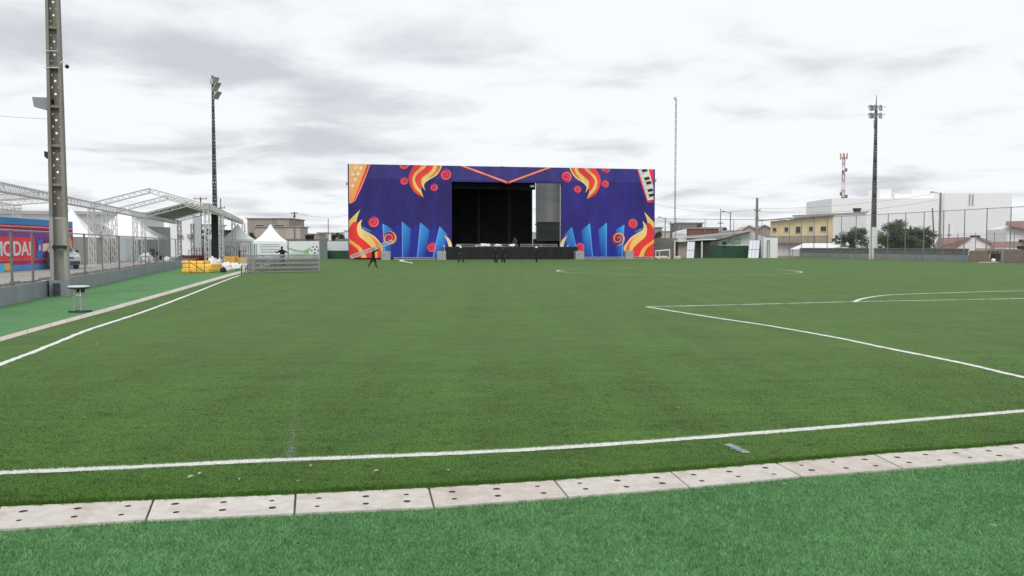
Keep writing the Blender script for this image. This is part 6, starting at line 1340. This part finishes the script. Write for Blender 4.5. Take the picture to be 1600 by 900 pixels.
tiled('white house with a dark eave at the picture right edge', [(1573, 392), (1573, 358), (1600, 352), (1660, 352), (1660, 392)], [[(1571, 352, -1), (1600, 358, -1.5), (1660, 372, -1.5), (1660, 345, 4), (1572, 347, 4)]], 146)
building('far_block', 'grey half-built block behind the red brick one', 1058, 1097, 185, 185, 349, 'grey_block', 9, [(1092, 354, 1.2, 1.4)], group='far blocks right of the stage')
building('far_block', 'small brown block at the right edge of the stage', 1020, 1034, 190, 190, 356, 'brown_render', 9, group='far blocks right of the stage')
building('far_block', 'pale low block behind the thin lattice mast', 1030, 1062, 230, 230, 362, 'pink_render', 9, group='far blocks right of the stage')
building('far_block', 'white far block left of the concrete pole', 1100, 1132, 260, 260, 356, 'shed_wall', 9, group='far blocks right of the stage')
building('far_block', 'pale long block behind the grey hall roof', 1126, 1170, 210, 210, 361, 'white_far', 9, group='far blocks right of the stage')
tiled('small pinkish house with dark tiles left of the concrete pole', [(1160, 372), (1160, 359), (1171, 353.5), (1181, 359), (1181, 372)], [[(1159, 360.5, -.4), (1171, 353, -.4), (1171, 352.5, 5), (1159, 359.5, 5)], [(1171, 353, -.4), (1183, 360.5, -.4), (1183, 359.5, 5), (1171, 352.5, 5)]], 170, 'pink_render', 'small houses near the concrete pole')
tiled('small grey house with dark tiles right of the concrete pole', [(1186, 380), (1186, 357), (1195, 352.5), (1206, 358), (1206, 380)], [[(1185, 358.5, -.4), (1195, 352, -.4), (1195, 351.5, 5), (1185, 357.5, 5)], [(1195, 352, -.4), (1208, 359.5, -.4), (1208, 358.5, 5), (1195, 351.5, 5)]], 175, 'brown_render', 'small houses near the concrete pole')

# ------------------------------------------------------------------ masts and utility poles
def util(name, label, px, Dd, ytop, arms=((0, 1.6),), r=.14, m='concrete', lean=0.0, lamp=0, group='utility poles', ybase=None):
    q = Vector((X(px, Dd), Dd, 0)); zt = Z(ytop, Dd); t = thing(name, label, 'utility pole', q, group)
    tp = Vector((q.x + lean, q.y, zt)); mb = MB(); mb.tube(q, tp, r, r * .7, 8); part(mb, 'shaft', [m], t)
    for dz, w_ in arms:
        mb = MB(); mb.box((tp.x, tp.y - .12, zt - .25 - dz), (w_, .1, .1)); 
        for k in (-.45, 0, .45): mb.tube((tp.x + k * w_, tp.y - .12, zt - .25 - dz), (tp.x + k * w_, tp.y - .12, zt - dz), .04, .04, 5)
        part(mb, 'crossarm', ['wood_dark'], t)
    if lamp:
        mb = MB(); mb.path([tp - Vector((0, 0, .3)), tp + Vector((lamp * .5, 0, .02)), tp + Vector((lamp * .9, 0, .08))], .05, 6); ar = part(mb, 'lamp_arm', ['galv'], t)
        mb = MB(); mb.sphere(tp + Vector((lamp, 0, .08)), .3, 8, 5, sq=(1.1, .5, .35)); part(mb, 'lamp_head', ['fence_grey'], ar)
    return t
util('utility_pole', 'wooden crossarm pole behind the canopy canvas', 316, 120, 308, ((0, 1.9),), .12, 'wood_dark')
util('utility_pole', 'pole standing beside the dark floodlight pole', 347, 110, 310, ((1.0, 1.2),), .1, 'fence_grey')
util('utility_pole', 'grey pole with short crossarm behind the brown block', 461.5, 135, 331, ((.0, 1.0), (.5, .5)), .16, 'grey_block')
util('utility_pole', 'thin dark pole left of the lamp pole, right of the stage', 1124.5, 140, 326, ((2.2, .8),), .10, 'far_post')
util('utility_pole', 'thick concrete pole with fittings above the leaning panel', 1181, 130, 309, ((1.7, 1.0), (3.0, .5)), .26, 'concrete')
util('utility_pole', 'leaning dark wooden pole beside the street lamp by the palms', 1459, 128, 325, (), .11, 'wood_dark', lean=-.5)
util('utility_pole', 'short dark pole behind the tiled roof', 1480.5, 136, 350, ((1.6, .6),), .11, 'fence_grey')
util('utility_pole', 'short pole at the foot of the lattice mast', 1047, 150, 346, (), .14, 'grey_block')
util('lamp_pole', 'pole with a lamp arm to the left, between stage and yellow building', 1140, 150, 331, (), .13, 'concrete', lamp=-1.3, group='street lamps')
util('lamp_pole', 'lamp pole with arm to the left just right of the stage', 1038.5, 150, 340, (), .13, 'concrete', lamp=-1.0, group='street lamps')
util('lamp_pole', 'concrete street lamp with arm to the left beside the palms', 1466, 126, 301, (), .20, 'concrete', lamp=-1.3, group='street lamps')
q = Vector((X(514, 160), 160, 0)); mb = MB(); mb.tube(q, (q.x, q.y, Z(343, 160)), .10, .07, 6); mb.tube((q.x, q.y, Z(343, 160)), (q.x, q.y, Z(342, 160)), .12, .12, 6); solo(mb, 'thin_mast', ['far_post'], 'thin plain mast above the football banner', 'mast', q)
# lattice mast with guys
Dm = 150; q = Vector((X(1053.5, Dm), Dm, 0)); zt = Z(155, Dm); ms = thing('radio_mast', 'very tall thin lattice radio mast right of the stage', 'radio mast', q)
mb = MB(); mb.truss(q, Vector((q.x, q.y, zt)), .20, .026, .7, rd=.012); part(mb, 'lattice', ['far_post'], ms)
mb = MB(); mb.tube((q.x - .3, q.y, zt - .1), (q.x - .3, q.y, zt + .4), .06, .06, 6); mb.box((q.x - .2, q.y, zt + .1), (.5, .1, .1)); mb.tube((q.x, q.y, zt), (q.x, q.y, zt + .6), .03, .03, 5); part(mb, 'antenna', ['far_post'], ms)
Dt = 330; q = Vector((X(1314.5, Dt), Dt, 0)); zt = Z(245, Dt); tw = thing('telecom_tower', 'slim red and white telecom tower behind the white building', 'telecom tower', q)
for k in range(8):
    z0 = zt * (.3 + .7 * k / 8); z1 = zt * (.3 + .7 * (k + 1) / 8) - .05; mb = MB(); mb.truss(Vector((q.x, q.y, z0)), Vector((q.x, q.y, z1)), 1.15 - .05 * k, .10, 1.6, rd=.06); part(mb, 'lattice_section', ['tower_red' if k % 2 else 'tower_white'], tw)
mb = MB(); mb.truss(q, Vector((q.x, q.y, zt * .3 - .05)), 1.2, .10, 1.8, rd=.06); part(mb, 'lattice_section', ['tower_white'], tw)
mb = MB()
for a_ in range(6): d = Vector((math.cos(a_ * 1.047), math.sin(a_ * 1.047), 0)) * 1.35; mb.box((q.x + d.x, q.y + d.y, zt + .2), (.3, .3, 2.3)); mb.tube((q.x, q.y, zt - .5), (q.x + d.x, q.y + d.y, zt - .5), .1, .1, 5)
mb.tube((q.x, q.y, zt), (q.x, q.y, zt + 1.8), .1, .05, 5); part(mb, 'antenna', ['tower_red'], tw)
mb = MB()
for dz, dx in ((-5.2, .6), (-6.0, -.6), (-14.5, -1.2), (-15.5, .9), (-16.4, -.4)): mb.box((q.x + dx, q.y - 1, zt + dz), (.8, .5, 1.3))
part(mb, 'dish', ['fence_grey'], tw)
# overhead wires
def wire(label, p0, p1, sag, r=.02):
    pts = [p0.lerp(p1, i / 14) - Vector((0, 0, sag * 4 * (i / 14) * (1 - i / 14))) for i in range(15)]; mb = MB(); mb.path(pts, r, 4); solo(mb, 'overhead_wire', ['wire'], label, 'wire', p0, 'overhead wires')
wire('overhead wire from the concrete pole towards the street lamp by the palms', W(1181, 326, 130), W(1466, 301.5, 126), .6)
wire('lower overhead wire from the concrete pole past the yellow roof', W(1181, 330, 130), W(1466, 312, 126), .9)
wire('overhead wire at far left running behind the near pole, upper', W(-60, 174, 60), W(84, 186, 62), .1, .012)
wire('overhead wire from the pole behind the brown block to the stage', W(461.5, 333, 135), W(548, 335, 150), .6)
wire('overhead wire right of the stage to the thick concrete pole', W(1022, 318, 128), W(1181, 327, 130), .8, .015)

# ------------------------------------------------------------------ trees
def tree(label, px, Dd, wpx, y0, y1, leafm, n, ls, group, cl_n=16, name='leafy_tree', seed=0):
    rnd = random.Random(seed); s_ = F / Dd; wdt = wpx / s_ / 2; q = Vector((X(px, Dd), Dd, 0)); zt, zb_ = Z(y0, Dd), Z(y1, Dd); t = thing(name, label, 'tree', q, group)
    mb = MB(); ht = (zt + zb_) / 2; mb.tube(q, q + Vector((.1, 0, ht * .55)), .16, .11, 8)
    cen = []
    for k in range(cl_n):
        a = rnd.random() * 6.28; r = wdt * math.sqrt(rnd.random()) * .85; zc_ = zb_ + (zt - zb_) * (.15 + .75 * rnd.random() * (1 - .45 * (r / wdt) ** 2)); c = q + Vector((math.cos(a) * r, math.sin(a) * r * .8, zc_)); cen.append((c, rnd.uniform(.22, .42) * wdt))
        mb.tube(q + Vector((.1, 0, ht * .5)), c, .06, .015, 5)
    part(mb, 'trunk', ['bark'], t); mb = MB()
    for i in range(n):
        c, r = rnd.choice(cen); d = Vector((rnd.gauss(0, 1), rnd.gauss(0, 1), rnd.gauss(0, .8))); d = d.normalized() * r * rnd.random() ** .45; p = c + d
        e = Vector((rnd.gauss(0, 1), rnd.gauss(0, 1), rnd.gauss(0, .6))).normalized() * ls * rnd.uniform(.6, 1.3); f = e.orthogonal().normalized() * ls * rnd.uniform(.35, .6)
        mb.add([p - e, p + f, p + e, p - f], [(0, 1, 2, 3)], m=rnd.choices((0, 1), (3, 1))[0])
    part(mb, 'crown', leafm, t); return t
gt = 'trees behind the right wall'
tree('dense dark round tree left of the white-footed pole', 1331, 134, 48, 351, 392, ('leaf_dark', 'leaf_mid'), 3800, .16, gt, 20, seed=1)
tree('olive bushy tree just right of the white-footed pole', 1385, 126, 40, 352, 393, ('leaf_olive', 'leaf_mid'), 2600, .16, gt, 16, seed=2)
tree('low light green bush at the foot of the palms', 1440, 124, 32, 376, 394, ('leaf_olive', 'leaf_mid'), 1200, .14, gt, 10, seed=3)
tree('dark shrub filling the gap beneath the palms', 1415, 127, 60, 366, 394, ('leaf_dark', 'leaf_mid'), 2600, .16, gt, 16, seed=4)
tree('tall dark bushy tree around the tallest palm', 1399, 118, 56, 346, 393, ('leaf_dark', 'leaf_olive'), 5200, .15, gt, 22, seed=21)
tree('dark bushy tree left of the leaning wooden pole', 1434, 118, 52, 355, 393, ('leaf_dark', 'leaf_olive'), 4800, .15, gt, 20, seed=22)
def palm(label, px, Dd, ycrown, nf, fl_, seed, group='palms beside the street lamp'):
    rnd = random.Random(seed); q = Vector((X(px, Dd), Dd, 0)); zc_ = Z(ycrown, Dd); t = thing('palm_tree', label, 'palm', q, group); mb = MB(); mb.tube(q, q + Vector((.1, 0, zc_)), .16, .12, 8); part(mb, 'trunk', ['bark'], t)
    for k in range(nf):
        a = 6.28 * k / nf + rnd.uniform(-.3, .3); rise = rnd.uniform(.35, 1.4); d = Vector((math.cos(a), math.sin(a), 0)); p = q + Vector((.1, 0, zc_)); v = (d * math.cos(rise) + Vector((0, 0, math.sin(rise)))); mb = MB(); pts = [p]
        for i in range(9): v = (v + Vector((0, 0, -.13))).normalized(); p = p + v * fl_ / 9; pts.append(p)
        sd_ = d.cross(Vector((0, 0, 1)))
        for i in range(1, 10):
            wv = fl_ * .26 * math.sin(math.pi * (i + 1.2) / 11.5)
            for j in (0, .5):
                b_ = pts[i - 1].lerp(pts[i], j)
                for sg in (-1, 1):
                    e = b_ + sd_ * sg * wv + (pts[i] - pts[i - 1]) * .9 - Vector((0, 0, wv * .35)); mb.add([b_, b_ + (pts[i] - pts[i - 1]) * .55, e], [(0, 1, 2)])
        mb.path(pts, .03, 4); part(mb, 'frond', ['leaf_dark' if k % 3 else 'leaf_olive'], t)
    return t
palm('tallest palm with upright fronds right of the olive tree', 1401, 121, 360, 14, 1.9, 5); palm('palm with drooping fronds nearest the leaning wooden pole', 1437, 122, 368, 13, 1.9, 6)
palm('shorter palm between the other two', 1420, 119, 373, 16, 2.0, 8)
tree('dark green tree left of the dark floodlight pole behind the hoarding', 318, 132, 22, 351, 375, ('leaf_dark', 'leaf_olive'), 900, .2, 'trees behind the left hoardings', 10, seed=11)
tree('small far tree against the left edge of the stage', 530, 175, 17, 361, 376, ('leaf_dark', 'leaf_mid'), 800, .22, 'trees behind the left hoardings', 9, seed=12)
tree('shrub behind the second small tent', 394, 130, 14, 361, 376, ('leaf_dark', 'leaf_olive'), 400, .2, 'trees behind the left hoardings', 7, seed=13)
tree('dark shrub above the block wall right of the stage', 1027, 150, 14, 361, 374, ('leaf_dark', 'leaf_mid'), 500, .2, 'trees right of the stage', 8, seed=14)
tree('dark shrub beside the yellow building balcony', 1305, 142, 14, 366, 384, ('leaf_dark', 'leaf_mid'), 500, .18, 'trees right of the stage', 8, seed=15)
tree('far dark tree behind the pale block, right of the thin pole', 1131, 230, 8, 355, 362, ('leaf_dark', 'leaf_mid'), 300, .3, 'trees right of the stage', 6, seed=16)
tree('dark tree beneath the eave at the right picture edge', 1597, 124, 14, 371, 390, ('leaf_dark', 'leaf_mid'), 500, .18, 'trees right of the stage', 8, seed=17)
# distant hill line
mb = MB(); vs = []; K = 60
for i in range(K + 1):
    x = -1500 + 3000 * i / K; z = 24 + 5 * math.sin(i * .5) + 4 * math.sin(i * 1.3 + 1); vs += [Vector((x, 1300, -2)), Vector((x, 1420, z)), Vector((x, 1700, -2))]
fs = []
for i in range(K): o = 3 * i; fs += [(o, o + 3, o + 4, o + 1), (o + 1, o + 4, o + 5, o + 2)]
mb.add(vs, fs); mat('hill', (0.23, 0.27, 0.27), 1.0, .2, .01); struct(mb, 'hills', ['hill'])
